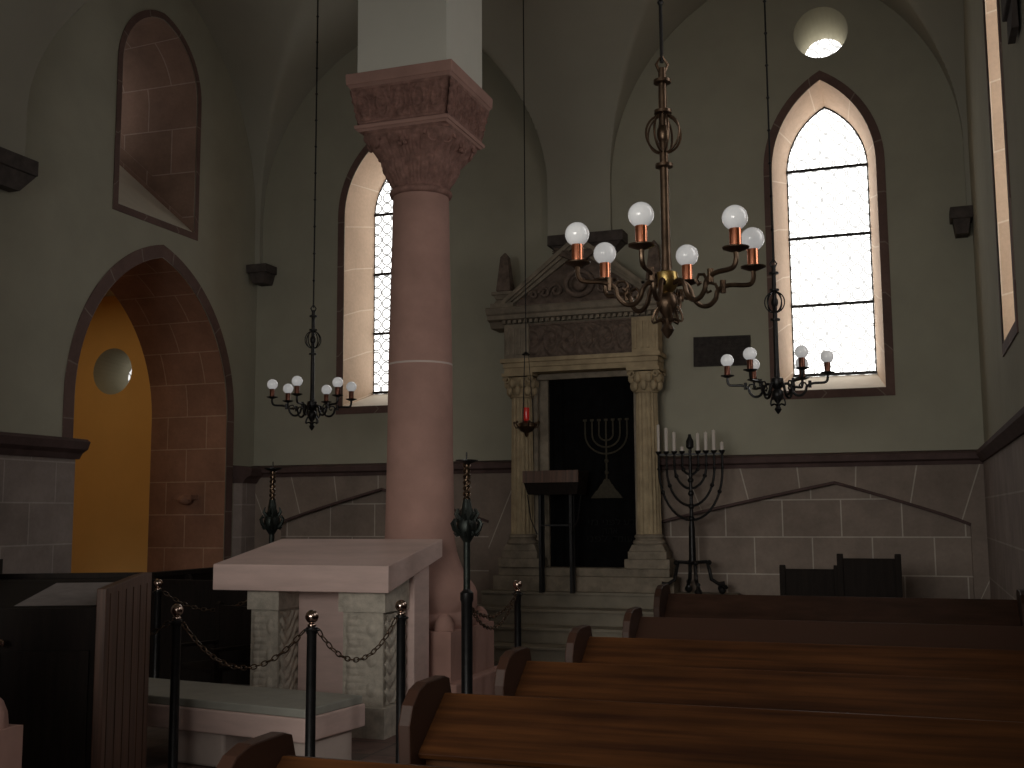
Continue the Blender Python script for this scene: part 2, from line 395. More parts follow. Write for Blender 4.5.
_cx, _cy = {}, {}
def SX(y, i, samples, m):
    k = round(y, 3)
    if k not in _cx: _cx[k] = samples(bayx(k), XL, XR, m)
    return _cx[k][i]
def SY(x, j, samples, m):
    k = round(x, 3)
    if k not in _cy: _cy[k] = samples(bayy(k), -2.61, YB, m)
    return _cy[k][j]
def structure():
    # floor
    mb = MB(); mb.box(XL - 3.6, XR + .2, YF, YB + .1, -.1, 0); struct(mb.build('floor', 'floor'), 'worn dark stone tile floor of the hall', 'floor')
    # openings
    eastw = [(-.82, .60, 3.07, 5.75, 2.1), (-6.62, .60, 3.10, 5.75, 2.1)]
    ocu = (-.79, 7.42, .32)
    holes = [arch(*w) for w in eastw] + [circle(*ocu)]
    mb = wall_with_holes([(XL, 0), (XR, 0), (XR, 9.2), (XL, 9.2)], holes, east)
    struct(mb.build('wall_back', 'plaster'), 'grey plastered end wall behind the ark', 'wall')
    # left wall
    door = (11.36, 1.46, 0.0, 2.95, 1.32)
    upw = (11.24, .74, 5.28, 7.02, 1.12)
    mb = wall_with_holes([(YF, 0), (YB, 0), (YB, 9.2), (YF, 9.2)], [[(p[0], max(p[1], .001)) for p in arch(*door)], arch(*upw)], west_)
    struct(mb.build('wall_left', 'plaster'), 'grey plastered left side wall with pointed doorway', 'wall')
    # right wall
    rws = [(9.53, .60, 3.04, 5.8, 1.9), (6.0, .62, 2.85, 5.8, 1.9), (1.6, .62, 2.85, 5.8, 1.9)]
    mb = wall_with_holes([(YF, 0), (YB, 0), (YB, 9.2), (YF, 9.2)], [arch(*w) for w in rws], south)
    struct(mb.build('wall_right', 'plaster'), 'plastered right side wall seen edge-on', 'wall')
    # windows in the back wall
    names = ['tall lancet window right of the ark, with bright leaded roundel glass', 'tall lancet window half hidden by the red column']
    for i, (c, a, z0, zs, k) in enumerate(eastw):
        e = empty('window_%d' % (i + 1), (c, YB, z0)); struct(e, names[i], 'window'); off = Vector(e.location)
        o0 = arch(c, a, z0, zs, k); o1 = arch(c, a - .105, z0 + .24, zs + .16, 1.9)
        splay_build(o0, o1, east, .72, 'splay', e, off)
        ring(o0, arch_b(c, a, z0, zs, k, .10), east, .012).build('surround', 'ring', e, off=off)
        pane(o1, east, .72).build('pane', 'pane_e' if i == 0 else 'pane_l', e, off=off)
        w = a - .105
        for zz in (z0 + .26, 4.20, 5.06, 5.93):
            b = MB(); b.box(c - w, c + w, YB + .69, YB + .715, zz - .018, zz + .018); b.build('glazing_bar', 'iron', e, off=off)
        o2 = arch(c, w - .018, z0 + .258, zs + .16, 1.9)
        loft(o1, o2, east, .70, .70).build('lead_frame', 'iron', e, off=off)
    c, z, r = ocu
    e = empty('window_3', (c, YB, z)); struct(e, 'small round window above the right lancet', 'window'); off = Vector(e.location)
    o0 = circle(c, z, r); o1 = circle(c, z - .04, .25)
    loft(o0, o1, east, 0, .72).build('splay', 'cream', e, off=off, smooth=True)
    pane(o1, east, .72).build('pane', 'pane_e', e, off=off)
    # upper left window
    c, a, z0, zs, k = upw
    e = empty('window_4', (XL, c, z0)); struct(e, 'high arched window in the left wall with deep block-lined reveal', 'window'); off = Vector(e.location)
    o0 = arch(c, a, z0, zs, k); o1 = arch(c + .0, a - .08, z0 + 1.2, zs, k)
    splay_build(o0, o1, west_, 1.35, 'jamb_up', e, off)
    ring(o0, arch_b(c, a, z0, zs, k, .085), west_, .012).build('surround', 'ring', e, off=off)
    pane(o1, west_, 1.35).build('pane', 'pane_dim', e, off=off)
    for i, (c, a, z0, zs, k) in enumerate(rws):
        e = empty('window_%d' % (i + 5), (XR, c, z0)); off = Vector(e.location)
        struct(e, ['deep side window at the right edge with a pale stone jamb', 'side window in the right wall beside the pews', 'side window in the right wall behind the viewer'][i], 'window')
        o0 = arch(c, a, z0, zs, k); o1 = arch(c, a - .08, z0 + .24, zs + .16, 1.8)
        splay_build(o0, o1, south, .72, 'splay', e, off)
        ring(o0, arch_b(c, a, z0, zs, k, .10), south, .012).build('surround', 'ring', e, off=off)
        pane(o1, south, .72).build('pane', 'pane_s', e, off=off)
    # doorway to the yellow annex
    c, a, z0, zs, k = door
    e = empty('door_1', (XL, c, 0)); struct(e, 'pointed stone doorway in the left wall opening on a yellow room', 'doorway'); off = Vector(e.location)
    o0 = arch(c, a, z0, zs, k, 20)
    mb = loft(o0[1:] + o0[:1], o0[1:] + o0[:1], west_, 0, 1.2); mb.f = mb.f[:-1]
    mb.build('jamb', 'jamb', e, off=off)
    o1 = arch_b(c, a, z0, zs, k, .16, 0)
    n = len(o0)
    rg = ring(o0[1:] + o0[:1], (lambda q: q[1:] + q[:1])(arch(c, a + .16, 0, zs, (k * a + .16) / (a + .16), 20)), west_, .012)
    rg.build('surround', 'ring', e, off=off)
    # small bracket on the far jamb
    b = MB(); b.sphere((-9.15, 12.72, 1.86), .10, 12, 8, .7); b.box(-9.28, -9.02, 12.66, 12.83, 1.86, 1.92); b.build('bracket', 'jamb', e, off=off)
    # annex
    xa0, xa1, ya0, ya1, za = -14.0, XL - 1.2, 8.0, 14.5, 5.15
    oc = (-11.86, 3.93, .37)
    f_ = lambda u, v, d: (u, ya1 + d, v)
    mb = wall_with_holes([(xa0, 0), (xa1, 0), (xa1, za), (xa0, za)], [circle(*oc)], f_)
    struct(mb.build('wall_annex_far', 'yellow'), 'yellow wall of the adjoining room seen through the doorway', 'wall')
    e = empty('window_8', (oc[0], ya1, oc[1])); struct(e, 'small round window in the yellow wall', 'window'); off = Vector(e.location)
    c1_ = circle(oc[0], oc[1] - .02, .29)
    loft(circle(*oc), c1_, f_, 0, .75).build('splay', 'cream', e, off=off, smooth=True)
    pane(c1_, f_, .75).build('pane', 'pane_dim2', e, off=off)
    mb = MB(); mb.box(xa0 - .05, xa0, ya0, ya1, 0, za); mb.box(xa0, xa1, ya0 - .05, ya0, 0, za)
    struct(mb.build('wall_annex_end', 'yellow'), 'end walls of the yellow adjoining room', 'wall')
    mb = MB(); mb.box(xa0, xa1, ya0, ya1, za, za + .05); struct(mb.build('ceiling_annex', 'cream'), 'ceiling of the yellow adjoining room', 'ceiling')
    mb = wall_with_holes([(ya0, 0), (ya1, 0), (ya1, za), (ya0, za)], [[(p[0], max(p[1], .001)) for p in arch(*door)]], lambda u, v, d: (xa1 - .001, u, v))
    struct(mb.build('wall_annex_near', 'yellow'), 'near wall of the yellow adjoining room', 'wall')
    mb = MB(); mb.box(xa0, XL - 3.6, ya0, ya1, -.1, 0); struct(mb.build('floor_annex', 'floor'), 'floor of the adjoining room', 'floor')
    # ceiling : groin vault as a continuous surface
    def samples(spans, lo, hi, m):
        out = [lo] if spans[0][0] > lo else []
        for a, b in spans:
            if a > lo: out.append(a - .0005)
            for i in range(m + 1): out.append((a + b) / 2 - (b - a) / 2 * cos(pi * i / m))
            if b < hi: out.append(b + .0005)
        out.append(hi)
        return out
    m_ = 96
    nx = len(samples(bayx(5), XL, XR, m_)); ny = len(samples(bayy(0), -2.61, YB, m_))
    vs = []
    for j in range(ny):
        for i in range(nx):
            x = samples(bayx(5), XL, XR, m_)[i] if i in (0, nx - 1) else None
            y = samples(bayy(0), -2.61, YB, m_)[j]
            for _ in range(4):
                x = SX(y, i, samples, m_); y = SY(x, j, samples, m_)
            vs.append((x, y, ceil_z(x, y)))
    fs = [(j * nx + i, (j + 1) * nx + i, (j + 1) * nx + i + 1, j * nx + i + 1) for j in range(ny - 1) for i in range(nx - 1)]
    mb = MB()
    mb.add(vs, fs); c = mb.build('ceiling', 'plaster_vault', smooth=True); struct(c, 'plastered groin vaults over the two naves', 'ceiling')
    # wall piers standing on the corbels
    def pier(x0, x1, y0, y1, z0, nm='vault_pier', m='plaster_vault'):
        b = MB(); b.box(x0, x1, y0, y1, z0, ZS + .02); b.build(nm, m, c)
    pier(-4.25, -3.42, 13.42, YB, 5.08)
    pier(XL, -8.52, 13.42, YB, 5.10)
    pier(.74, XR, 13.42, YB, 5.0)
    for yl, yr, yc in (((8.15, 8.95), (8.62, 9.44), 9.03), ((3.05, 3.85), (3.05, 3.85), 3.45)):
        pier(XL, -8.52, *yl, 5.2)
        b = MB(); b.box(-4.49, -3.63, yc - .43, yc + .43, 5.53, 6.55); b.build('central_pier', 'plaster_pier', c)
    # corbels
    def corbel(n, x0, x1, y0, y1, zt, h, lab):
        e = empty('trim_%d' % n, ((x0 + x1) / 2, (y0 + y1) / 2, zt - h)); struct(e, lab, 'corbel'); off = Vector(e.location)
        b = MB(); b.box(x0, x1, y0, y1, zt - h * .45, zt); b.build('slab', 'corbel', e, off=off, bevel=.01)
        cx, cy = (x0 + x1) / 2, (y0 + y1) / 2; hx, hy = (x1 - x0) / 2, (y1 - y0) / 2
        b = MB(); kx = .55; 
        b.add([(cx - hx * kx, cy - hy * kx, zt - h), (cx + hx * kx, cy - hy * kx, zt - h), (cx + hx * kx, y1 if hy < .3 and y1 > 13 else cy + hy * kx, zt - h), (cx - hx * kx, y1 if hy < .3 and y1 > 13 else cy + hy * kx, zt - h),
               (x0 + .03, y0 + .03, zt - h * .45), (x1 - .03, y0 + .03, zt - h * .45), (x1 - .03, y1, zt - h * .45), (x0 + .03, y1, zt - h * .45)],
              [(0, 3, 2, 1), (4, 5, 6, 7), (0, 1, 5, 4), (1, 2, 6, 5), (2, 3, 7, 6), (3, 0, 4, 7)])
        b.build('bracket', 'corbel', e, off=off)
    corbel(1, -4.20, -3.22, 13.22, YB, 5.14, .30, 'dark stone corbel on the end wall above the ark pediment')
    corbel(2, XL, -8.28, 13.2, YB, 5.12, .26, 'dark stone corbel in the left corner of the end wall')
    corbel(3, .55, XR, 13.2, YB, 5.04, .30, 'dark stone corbel in the right corner of the end wall')
    corbel(4, XL, XL + .24, 8.12, 8.98, 5.30, .36, 'dark stone corbel on the left wall at the photo edge')
    corbel(5, XR - .08, XR, 7.35, 7.85, 5.05, .36, 'dark stone corbel on the right wall')
    corbel(6, XL, XL + .28, 3.05, 3.85, 5.42, .36, 'dark stone corbel on the left wall near the viewer')
    # wainscot of the end wall, with flat-arched niches
    WT = 2.28
    def niche(x0, x1, ze, zc, m, n=10):   # low pointed head
        p = [(x0, .02), (x1, .02), (x1, ze)]
        for i in range(1, n): 
            t = i / n; p.append((x1 + (m - x1) * t, ze + (zc - ze) * (t ** .9) - 0))
        p.append((m, zc))
        for i in range(n - 1, 0, -1):
            t = i / n; p.append((x0 + (m - x0) * t, ze + (zc - ze) * (t ** .9)))
        p.append((x0, ze)); return p
    T = .16
    nr = niche(-2.98, .60, 1.50, 1.98, -.82); nl = niche(-8.05, -5.05, 1.55, 1.98, -6.55)
    w = wall_with_holes([(XL, 0), (XR, 0), (XR, WT - .1), (XL, WT - .1)], [nr, nl], lambda u, v, d: (u, YB - T, v))
    e = empty('wall_wainscot_back', (0, YB, 0)); struct(e, 'red sandstone wainscot of the end wall with two flat-arched niches', 'wainscot')
    w.build('face', 'vouss', e, off=Vector((0, YB, 0)))
    for q in (nr, nl):
        loft(q, q, east, -T, -.03).build('niche_reveal', 'wain', e, off=Vector((0, YB, 0)))
        mb = loft(q, [(p[0], p[1]) for p in q], east, 0, 0)
        pane(q, east, -.03).build('niche_back', 'wain', e, off=Vector((0, YB, 0)))
    # dark tube added as the shadow line along each niche head
    for q in (nr, nl):
        pts = [(u, YB - T - .005, v) for u, v in q[2:]]
        b = MB(); b.tube(pts, .018, 6); b.build('niche_moulding', 'trim', e, off=Vector((0, YB, 0)))
    b = MB()
    for x0, x1 in ((XL, -4.70), (-2.92, XR)):
        poly = [(0, WT - .12), (-.18, WT - .12), (-.20, WT - .08), (-.26, WT - .06), (-.27, WT), (-.24, WT + .02), (0, WT + .05)]
        b.prism(poly, lambda u, v, d: (d, YB + u, v), x0, x1)
    struct(b.build('trim_7', 'trim'), 'dark moulded stone ledge along the end wall', 'ledge')
    # wainscot on the side walls
    b = MB(); b.box(XL, XL + .14, YF, 9.80, 0, 2.30); b.box(XL, XL + .14, 13.02, YB - .16, 0, 2.20)
    struct(b.build('wall_wainscot_left', 'wain_side'), 'grey-pink stone block wainscot of the left wall', 'wainscot')
    b = MB(); poly = [(0, 2.26), (.16, 2.26), (.20, 2.32), (.27, 2.36), (.30, 2.44), (.26, 2.47), (0, 2.50)]
    b.prism(poly, lambda u, v, d: (XL + u, d, v), YF, 9.84)
    poly2 = [(u, v - .18) for u, v in poly]
    b.prism(poly2, lambda u, v, d: (XL + u, d, v), 13.0, YB - .16)
    struct(b.build('trim_8', 'trim'), 'dark moulded stone ledge along the left wall', 'ledge')
    b = MB(); b.box(XR - .03, XR, YF, YB - .16, 0, 2.2); struct(b.build('wall_wainscot_right', 'wain_side'), 'stone block wainscot of the right wall', 'wainscot')
    b = MB(); poly = [(0, 2.18), (-.05, 2.18), (-.10, 2.26), (-.10, 2.30), (0, 2.36)]
    b.prism(poly, lambda u, v, d: (XR + u, d, v), YF, YB - .16)
    struct(b.build('trim_9', 'trim'), 'dark moulded stone ledge along the right wall', 'ledge')
structure()

# ------------------------------------------------------------------ columns
def make_column():
    root = empty('stone_column', (-4.06, 9.03, 0))
    b = MB(); b.box(-.58, .58, -.58, .58, 0, .30); b.build('plinth', 'red', root, bevel=.015)
    b = MB(); b.box(-.50, .50, -.50, .50, .30, .70)
    b.lathe([(.485, .70), (.50, .73), (.50, .80), (.485, .82), (.485, .84), (.50, .86), (.50, .98), (.485, 1.02), (.45, 1.07), (.41, 1.11), (.375, 1.18), (.345, 1.26), (.32, 1.34)], n=40)
    for sx in (-1, 1):
        for sy in (-1, 1):
            b.sphere((sx * .40, sy * .40, .71), .085, 10, 8, 1.5)
    b.build('base', 'red', root, smooth=True)
    b = MB(); b.lathe([(.325, 1.33), (.308, 1.42), (.303, 1.5), (.29, 2.2), (.284, 2.955)], n=48, cap=False); b.build('lower_drum', 'red', root, smooth=2)
    b = MB(); b.lathe([(.285, 2.955), (.285, 2.972)], n=48, cap=False); b.build('drum_joint', 'pink_l', root, smooth=2)
    b = MB(); b.lathe([(.284, 2.97), (.265, 3.8), (.252, 4.50)], n=48, cap=False); b.build('upper_drum', 'red', root, smooth=2)
    b = MB(); b.lathe([(.25, 4.48), (.275, 4.49), (.285, 4.515), (.275, 4.54), (.25, 4.55)], n=48); b.build('astragal', 'red_dark', root, smooth=2)
    # bell capital : circle growing into a square, with reeded leaves
    n, m = 192, 30; vs = []; fs = []
    z0, z1 = 4.545, 5.02
    for j in range(m + 1):
        t = j / m; r0 = .245 + .02 * t + .16 * t ** 1.7 ; e = 2 + 7 * t ** 1.5
        for i in range(n):
            a = 2 * pi * i / n
            rr = r0 / ((abs(cos(a)) ** e + abs(sin(a)) ** e) ** (1 / e))
            rr = min(rr, r0 * 1.26)
            leaf = 0
            if .06 < t < .95:
                ph = (a / (2 * pi) * 8 + (.5 if t > .5 else 0)) % 1
                env = sin(pi * ((t / .5) % 1) ** 1.5) if t < .98 else 0
                leaf = .028 * env * max(0, cos((ph - .5) * pi)) ** .5 + .009 * abs(sin(a * 24 + (ph - .5) * 9 * t)) + .006 * sin(t * 40) * sin(a * 16)
            rr += leaf
            vs.append((rr * cos(a), rr * sin(a), z0 + (z1 - z0) * t))
    for j in range(m):
        for i in range(n):
            k = (i + 1) % n; fs.append((j * n + i, j * n + k, (j + 1) * n + k, (j + 1) * n + i))
    b = MB(); b.add(vs, fs)
    for q in range(4):       # scrolls under the corners
        a = pi / 4 + q * pi / 2
        for s_ in (-1, 1):
            c0 = Vector((cos(a) * .47, sin(a) * .47, 4.93)); tdir = Vector((-sin(a), cos(a), 0)) * s_
            pts = []
            for i in range(22):
                th = i / 21 * 3.3 * pi; rad = .075 * (1 - i / 26)
                pts.append(c0 + tdir * (.07 + rad * cos(th)) - Vector((cos(a), sin(a), 0)) * .02 + Vector((0, 0, rad * sin(th))))
            b.tube(pts, .014, 6)
    for q in range(4):       # rosette in the middle of each face
        a = q * pi / 2; c0 = Vector((cos(a) * .40, sin(a) * .40, 4.92))
        b.sphere(c0, .035, 8, 6)
        for i in range(6):
            th = i * pi / 3; tdir = Vector((-sin(a), cos(a), 0))
            b.sphere(c0 + tdir * .045 * cos(th) + Vector((0, 0, .045 * sin(th))), .022, 6, 5)
    b.build('capital', 'red_dark', root, smooth=True)
    # carved impost block
    b = MB(); b.frustum((0, 0), .42, .435, 5.02, 5.04); b.frustum((0, 0), .445, .45, 5.04, 5.07); b.frustum((0, 0), .42, .42, 5.07, 5.085)
    b.build('moulding', 'red', root)
    b = MB(); b.frustum((0, 0), .41, .465, 5.085, 5.40)
    for q in range(4):
        Rm = Matrix.Rotation(q * pi / 2, 4, 'Z')
        def fn(u, v, d, Rm=Rm):
            h = .415 + .055 * v / .315
            return tuple(Rm @ Vector(((u - .5) * 2 * h * .99, -h - d, 5.085 + v)))
        def dep(u, v):
            x = (u * 5) % 1 - .5; y = v - .5; rr = hypot(x, y * .8)
            d = .014 * max(0, cos(rr * 22)) * (rr < .42) + .012 * abs(sin(u * 31 + 3 * sin(v * 9))) * abs(sin(v * 14 + u * 5))
            d += .012 if abs(x) > .44 else 0
            if v < .06 or v > .94: d = .016
            return d + .002
        b.relief(lambda u, v, d: fn(u, v, d), 1, .315, 150, 34, dep)
    b.build('carved_frieze', 'red_dark', root, fix=False)
    b = MB(); b.frustum((0, 0), .475, .50, 5.40, 5.43); b.frustum((0, 0), .505, .51, 5.43, 5.53); b.build('abacus', 'red', root, bevel=.006)
    return root
col1 = make_column(); tag(col1, 'red sandstone column with carved square capital behind the sloped stone table', 'column')
col2 = copy_tree(col1); col2.location = (-4.13, 3.45, 0); col2.scale = (1, 1, 1.09)
tag(col2, 'second stone column at the left photo edge, only its base corner showing', 'column')

# ------------------------------------------------------------------ steps and platform before the ark
def steps():
    root = empty('stone_steps', (-3.45, 12.7, 0)); off = Vector(root.location)
    fr = [12.05, 12.35, 12.65, 12.95]
    x0, x1 = -5.0, -1.92
    for i, y in enumerate(fr):
        b = MB(); z1 = .18 * (i + 1)
        g = .10 * (3 - i)
        b.box(x0 - 0, x1 + 0, y, (fr[i + 1] + .06) if i < 3 else YB - .17, z1 - .18, z1 - .035)
        b.box(x0 - .0, x1 + 0, y - .025, (fr[i + 1] + .06) if i < 3 else YB - .17, z1 - .035, z1)
        b.build('step' if i < 3 else 'platform', 'step', root, off=off, bevel=.006)
    b = MB(); b.box(x0 + .01, x1 - .01, 12.67, YB - .18, 0, .50); b.build('core', 'step', root, off=off)
    tag(root, 'four grey stone steps leading up to the ark', 'steps')
steps()

# ------------------------------------------------------------------ the ark portal
AX = -3.75
def ark():
    root = empty('torah_ark', (AX, YB, .72)); off = Vector(root.location)
    tag(root, 'carved stone ark portal with fluted columns, pediment and obelisks', 'ark')
    bd = lambda b, n, m, p=root, **k: b.build(n, m, p, off=off if p is root else off + Vector(p.location), **k)
    YK = YB - .16                     # it stands before the wainscot
    b = MB(); b.box(AX - 1.12, AX + 1.12, 13.0, YK, .72, .90); b.box(AX - 1.06, AX + 1.06, 13.04, YK, .90, 1.0); bd(b, 'plinth', 'ark', bevel=.01)
    # jambs and back body
    b = MB()
    for s in (-1, 1):
        xa, xb = sorted((AX + s * .63, AX + s * .86)); b.box(xa, xb, 13.22, YK + .02, 1.0, 3.40)
    b.box(AX - .63, AX - .58, 13.17, 13.24, 1.0, 3.36)
    b.box(AX - .63, AX - .47, 13.26, YK + .02, 1.0, 3.36)
    b.box(AX - .63, AX + .63, 13.17, 13.24, 3.30, 3.36)
    bd(b, 'door_frame', 'ark')
    b = MB(); b.box(AX - .95, AX + .95, 13.22, YB - .01, 3.36, 4.0); bd(b, 'body', 'ark')
    b = MB()
    for (h, za, zb) in ((.30, 1.0, 1.10),):
        pass
    for s in (-1, 1):
        cx = AX + (.81 if s > 0 else -.77)
        pd = MB(); pd.frustum((cx, 13.13), (.27, .16), (.27, .16), 1.0, 1.11); pd.frustum((cx, 13.13), (.23, .145), (.23, .145), 1.11, 1.20)
        pd.frustum((cx, 13.13), (.22, .14), (.18, .125), 1.20, 1.28)
        cl = bd(pd, 'pedestal', 'ark', bevel=.008)
        # engaged fluted column with base and capital
        n = 96; prof_ = []; vs = []; fs = []; zs_ = [1.40 + (3.08 - 1.40) * i / 8 for i in range(9)]
        for j, z in enumerate(zs_):
            r0 = .150 - .018 * j / 8
            for i in range(n):
                a = 2 * pi * i / n; r = r0 - .016 * abs(sin(a * 9)) ** .7
                vs.append((cx + r * cos(a), 13.13 + r * sin(a), z))
        for j in range(8):
            for i in range(n):
                k = (i + 1) % n; fs.append((j * n + i, j * n + k, (j + 1) * n + k, (j + 1) * n + i))
        c = MB(); c.add(vs, fs); co = bd(c, 'fluted_column', 'ark_l', smooth=True)
        d = MB(); d.lathe([(.185, 1.28), (.195, 1.30), (.185, 1.325), (.165, 1.335), (.16, 1.35), (.175, 1.365), (.17, 1.385), (.150, 1.40)], (cx, 13.13, 0), 28)
        d.build('column_base', 'ark', co, off=off, smooth=True)
        d = MB(); d.lathe([(.135, 3.07), (.15, 3.085), (.135, 3.10), (.13, 3.14), (.14, 3.2), (.17, 3.27), (.19, 3.32)], (cx, 13.13, 0), 24)
        for q in range(8):
            a = q * pi / 4
            for zz, rr in ((3.16, .155), (3.25, .175)):
                aa = a + (pi / 8 if zz > 3.2 else 0)
                d.sphere((cx + rr * cos(aa), 13.13 + rr * sin(aa), zz), .045, 7, 6, 1.4)
        for sx in (-1, 1):
            for sy in (-1, 1):
                pts = []
                for i in range(14):
                    th = i / 13 * 2.6 * pi; rad = .045 * (1 - i / 20)
                    pts.append((cx + sx * (.15 + rad * cos(th)), 13.13 + sy * .15, 3.29 + rad * sin(th)))
                d.tube(pts, .014, 5)
        d.frustum((cx, 13.13), (.20, .19), (.20, .19), 3.335, 3.375)
        d.build('capital', 'ark_l', co, off=off, smooth=True)
    # entablature
    b = MB(); b.box(AX - .94, AX + .99, 12.96, 13.3, 3.375, 3.44); b.box(AX - .95, AX + 1.0, 12.94, 13.3, 3.44, 3.50); b.box(AX - .98, AX + 1.03, 12.91, 13.3, 3.50, 3.55)
    bd(b, 'architrave', 'ark_l', bevel=.004)
    b = MB(); b.box(AX - .90, AX + .96, 13.02, 13.3, 3.55, 3.98)
    def dep(u, v):
        x = u * 6.0; ph = x % 1 - .5; w = v - .5
        d = .02 * max(0, cos(hypot(ph, w * 1.1) * 17)) * (hypot(ph, w) < .42)
        d += .016 * abs(sin(u * 47 + 4 * sin(v * 7))) * abs(sin(v * 11 + 2 * sin(u * 19)))
        return d if .06 < v < .94 else .022
    b.relief(lambda u, v, d: (AX - .70 + u, 13.02 - d, 3.55 + v), 1.40, .43, 170, 44, dep)
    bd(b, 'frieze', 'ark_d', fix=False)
    for s in (-1, 1):
        b = MB(); cx = AX + (.84 if s > 0 else -.78); b.box(cx - .16, cx + .16, 12.96, 13.2, 3.55, 3.98)
        for i in range(4): b.box(cx - .13 + i * .075, cx - .095 + i * .075, 12.945, 12.97, 3.60, 3.93)
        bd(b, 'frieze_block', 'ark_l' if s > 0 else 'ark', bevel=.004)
    b = MB()
    poly = [(0, 3.98), (-.32, 3.98), (-.35, 4.02), (-.37, 4.05), (-.46, 4.07), (-.46, 4.12), (-.49, 4.14), (-.52, 4.20), (-.50, 4.22), (0, 4.24)]
    b.prism(poly, lambda u, v, d: (d, 13.48 + u, v), AX - 1.19, AX + 1.14)
    for i in range(28): x = AX - 1.0 + i * 2.0 / 28; b.box(x, x + .04, 13.06, 13.14, 4.02, 4.065)
    bd(b, 'cornice', 'ark')
    # pediment
    zb, za, hw = 4.24, 5.00, .98
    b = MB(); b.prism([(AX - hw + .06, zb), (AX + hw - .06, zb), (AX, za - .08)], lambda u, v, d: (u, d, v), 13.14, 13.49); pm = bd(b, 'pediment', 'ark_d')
    for s in (-1, 1):
        r_ = MB(); dx, dz = hw, za - zb; L = hypot(dx, dz); nx_, nz_ = dz / L, dx / L
        for (o0, o1, yy) in ((0.0, .06, 13.08), (.06, .10, 13.03), (.10, .15, 12.99)):
            r_.prism([(AX - s * dx + -s * nx_ * (o0 - .10), zb + nz_ * (o0 - .10) * 1), (AX - s * .0 - s * nx_ * (o0 - .10) * 0, za + (o0 - .10) / nz_), (AX, za + (o1 - .10) / nz_), (AX - s * dx - s * nx_ * (o1 - .10), zb + nz_ * (o1 - .10))],
                     lambda u, v, d: (u, d, max(v, 4.23)), yy, 13.49)
        r_.build('raking_cornice', 'ark', pm, off=off)
    # tympanum wreath and crowning carving
    t = MB()
    ctr = Vector((AX, 13.08, 4.47))
    pts = [ctr + Vector((.17 * cos(2 * pi * i / 32), 0, .15 * sin(2 * pi * i / 32))) for i in range(32)]; t.tube(pts, .03, 8, True)
    t.sphere(ctr + Vector((0, .03, 0)), .10, 16, 8)
    for s in (-1, 1):
        for kx in range(3):
            pts = []
            for i in range(18):
                th = i / 17 * 2.5 * pi; rad = .09 * (1 - i / 22) * (1 - .2 * kx)
                pts.append(ctr + Vector((s * (.30 + kx * .15 + rad * cos(th)), 0, -.07 - kx * .02 + rad * sin(th))))
            t.tube(pts, .02, 6)
    t.build('wreath_relief', 'ark_d', pm, off=off, smooth=True)
    t = MB()
    for s in (-1, 1):       # spread wings over the apex
        for i in range(6):
            a = R(20 + i * 13); L = .34 - .03 * abs(i - 2)
            p0 = Vector((AX + s * .06, 13.05, 4.78)); p1 = p0 + Vector((s * L * cos(a), -.02, L * sin(a) * .8 - .03 * i))
            t.tube([p0, p0.lerp(p1, .5) + Vector((0, -.02, .02)), p1], [.04, .035, .008], 6)
    t.sphere((AX, 13.03, 4.78), .10, 10, 8, 1.5); t.sphere((AX, 13.0, 4.99), .055, 10, 8)
    t.build('crowning_carving', 'ark_d', pm, off=off, smooth=True)
    for s in (-1, 1):
        cx = AX + s * .96 - .02; c = (cx, 13.13)
        o = MB(); o.frustum(c, .15, .15, 4.22, 4.27); o.frustum(c, .12, .085, 4.27, 4.33); o.frustum(c, .10, .12, 4.33, 4.38); o.frustum(c, .14, .14, 4.38, 4.42)
        ob = bd(o, 'obelisk', 'ark', bevel=.004)
        o = MB(); o.frustum(c, .095, .05, 4.44, 4.88); o.frustum(c, .05, .008, 4.88, 4.94); o.frustum(c, .085, .085, 4.42, 4.44); o.build('shaft', 'ark_d', ob, off=off, bevel=.003)
    return root
ark()

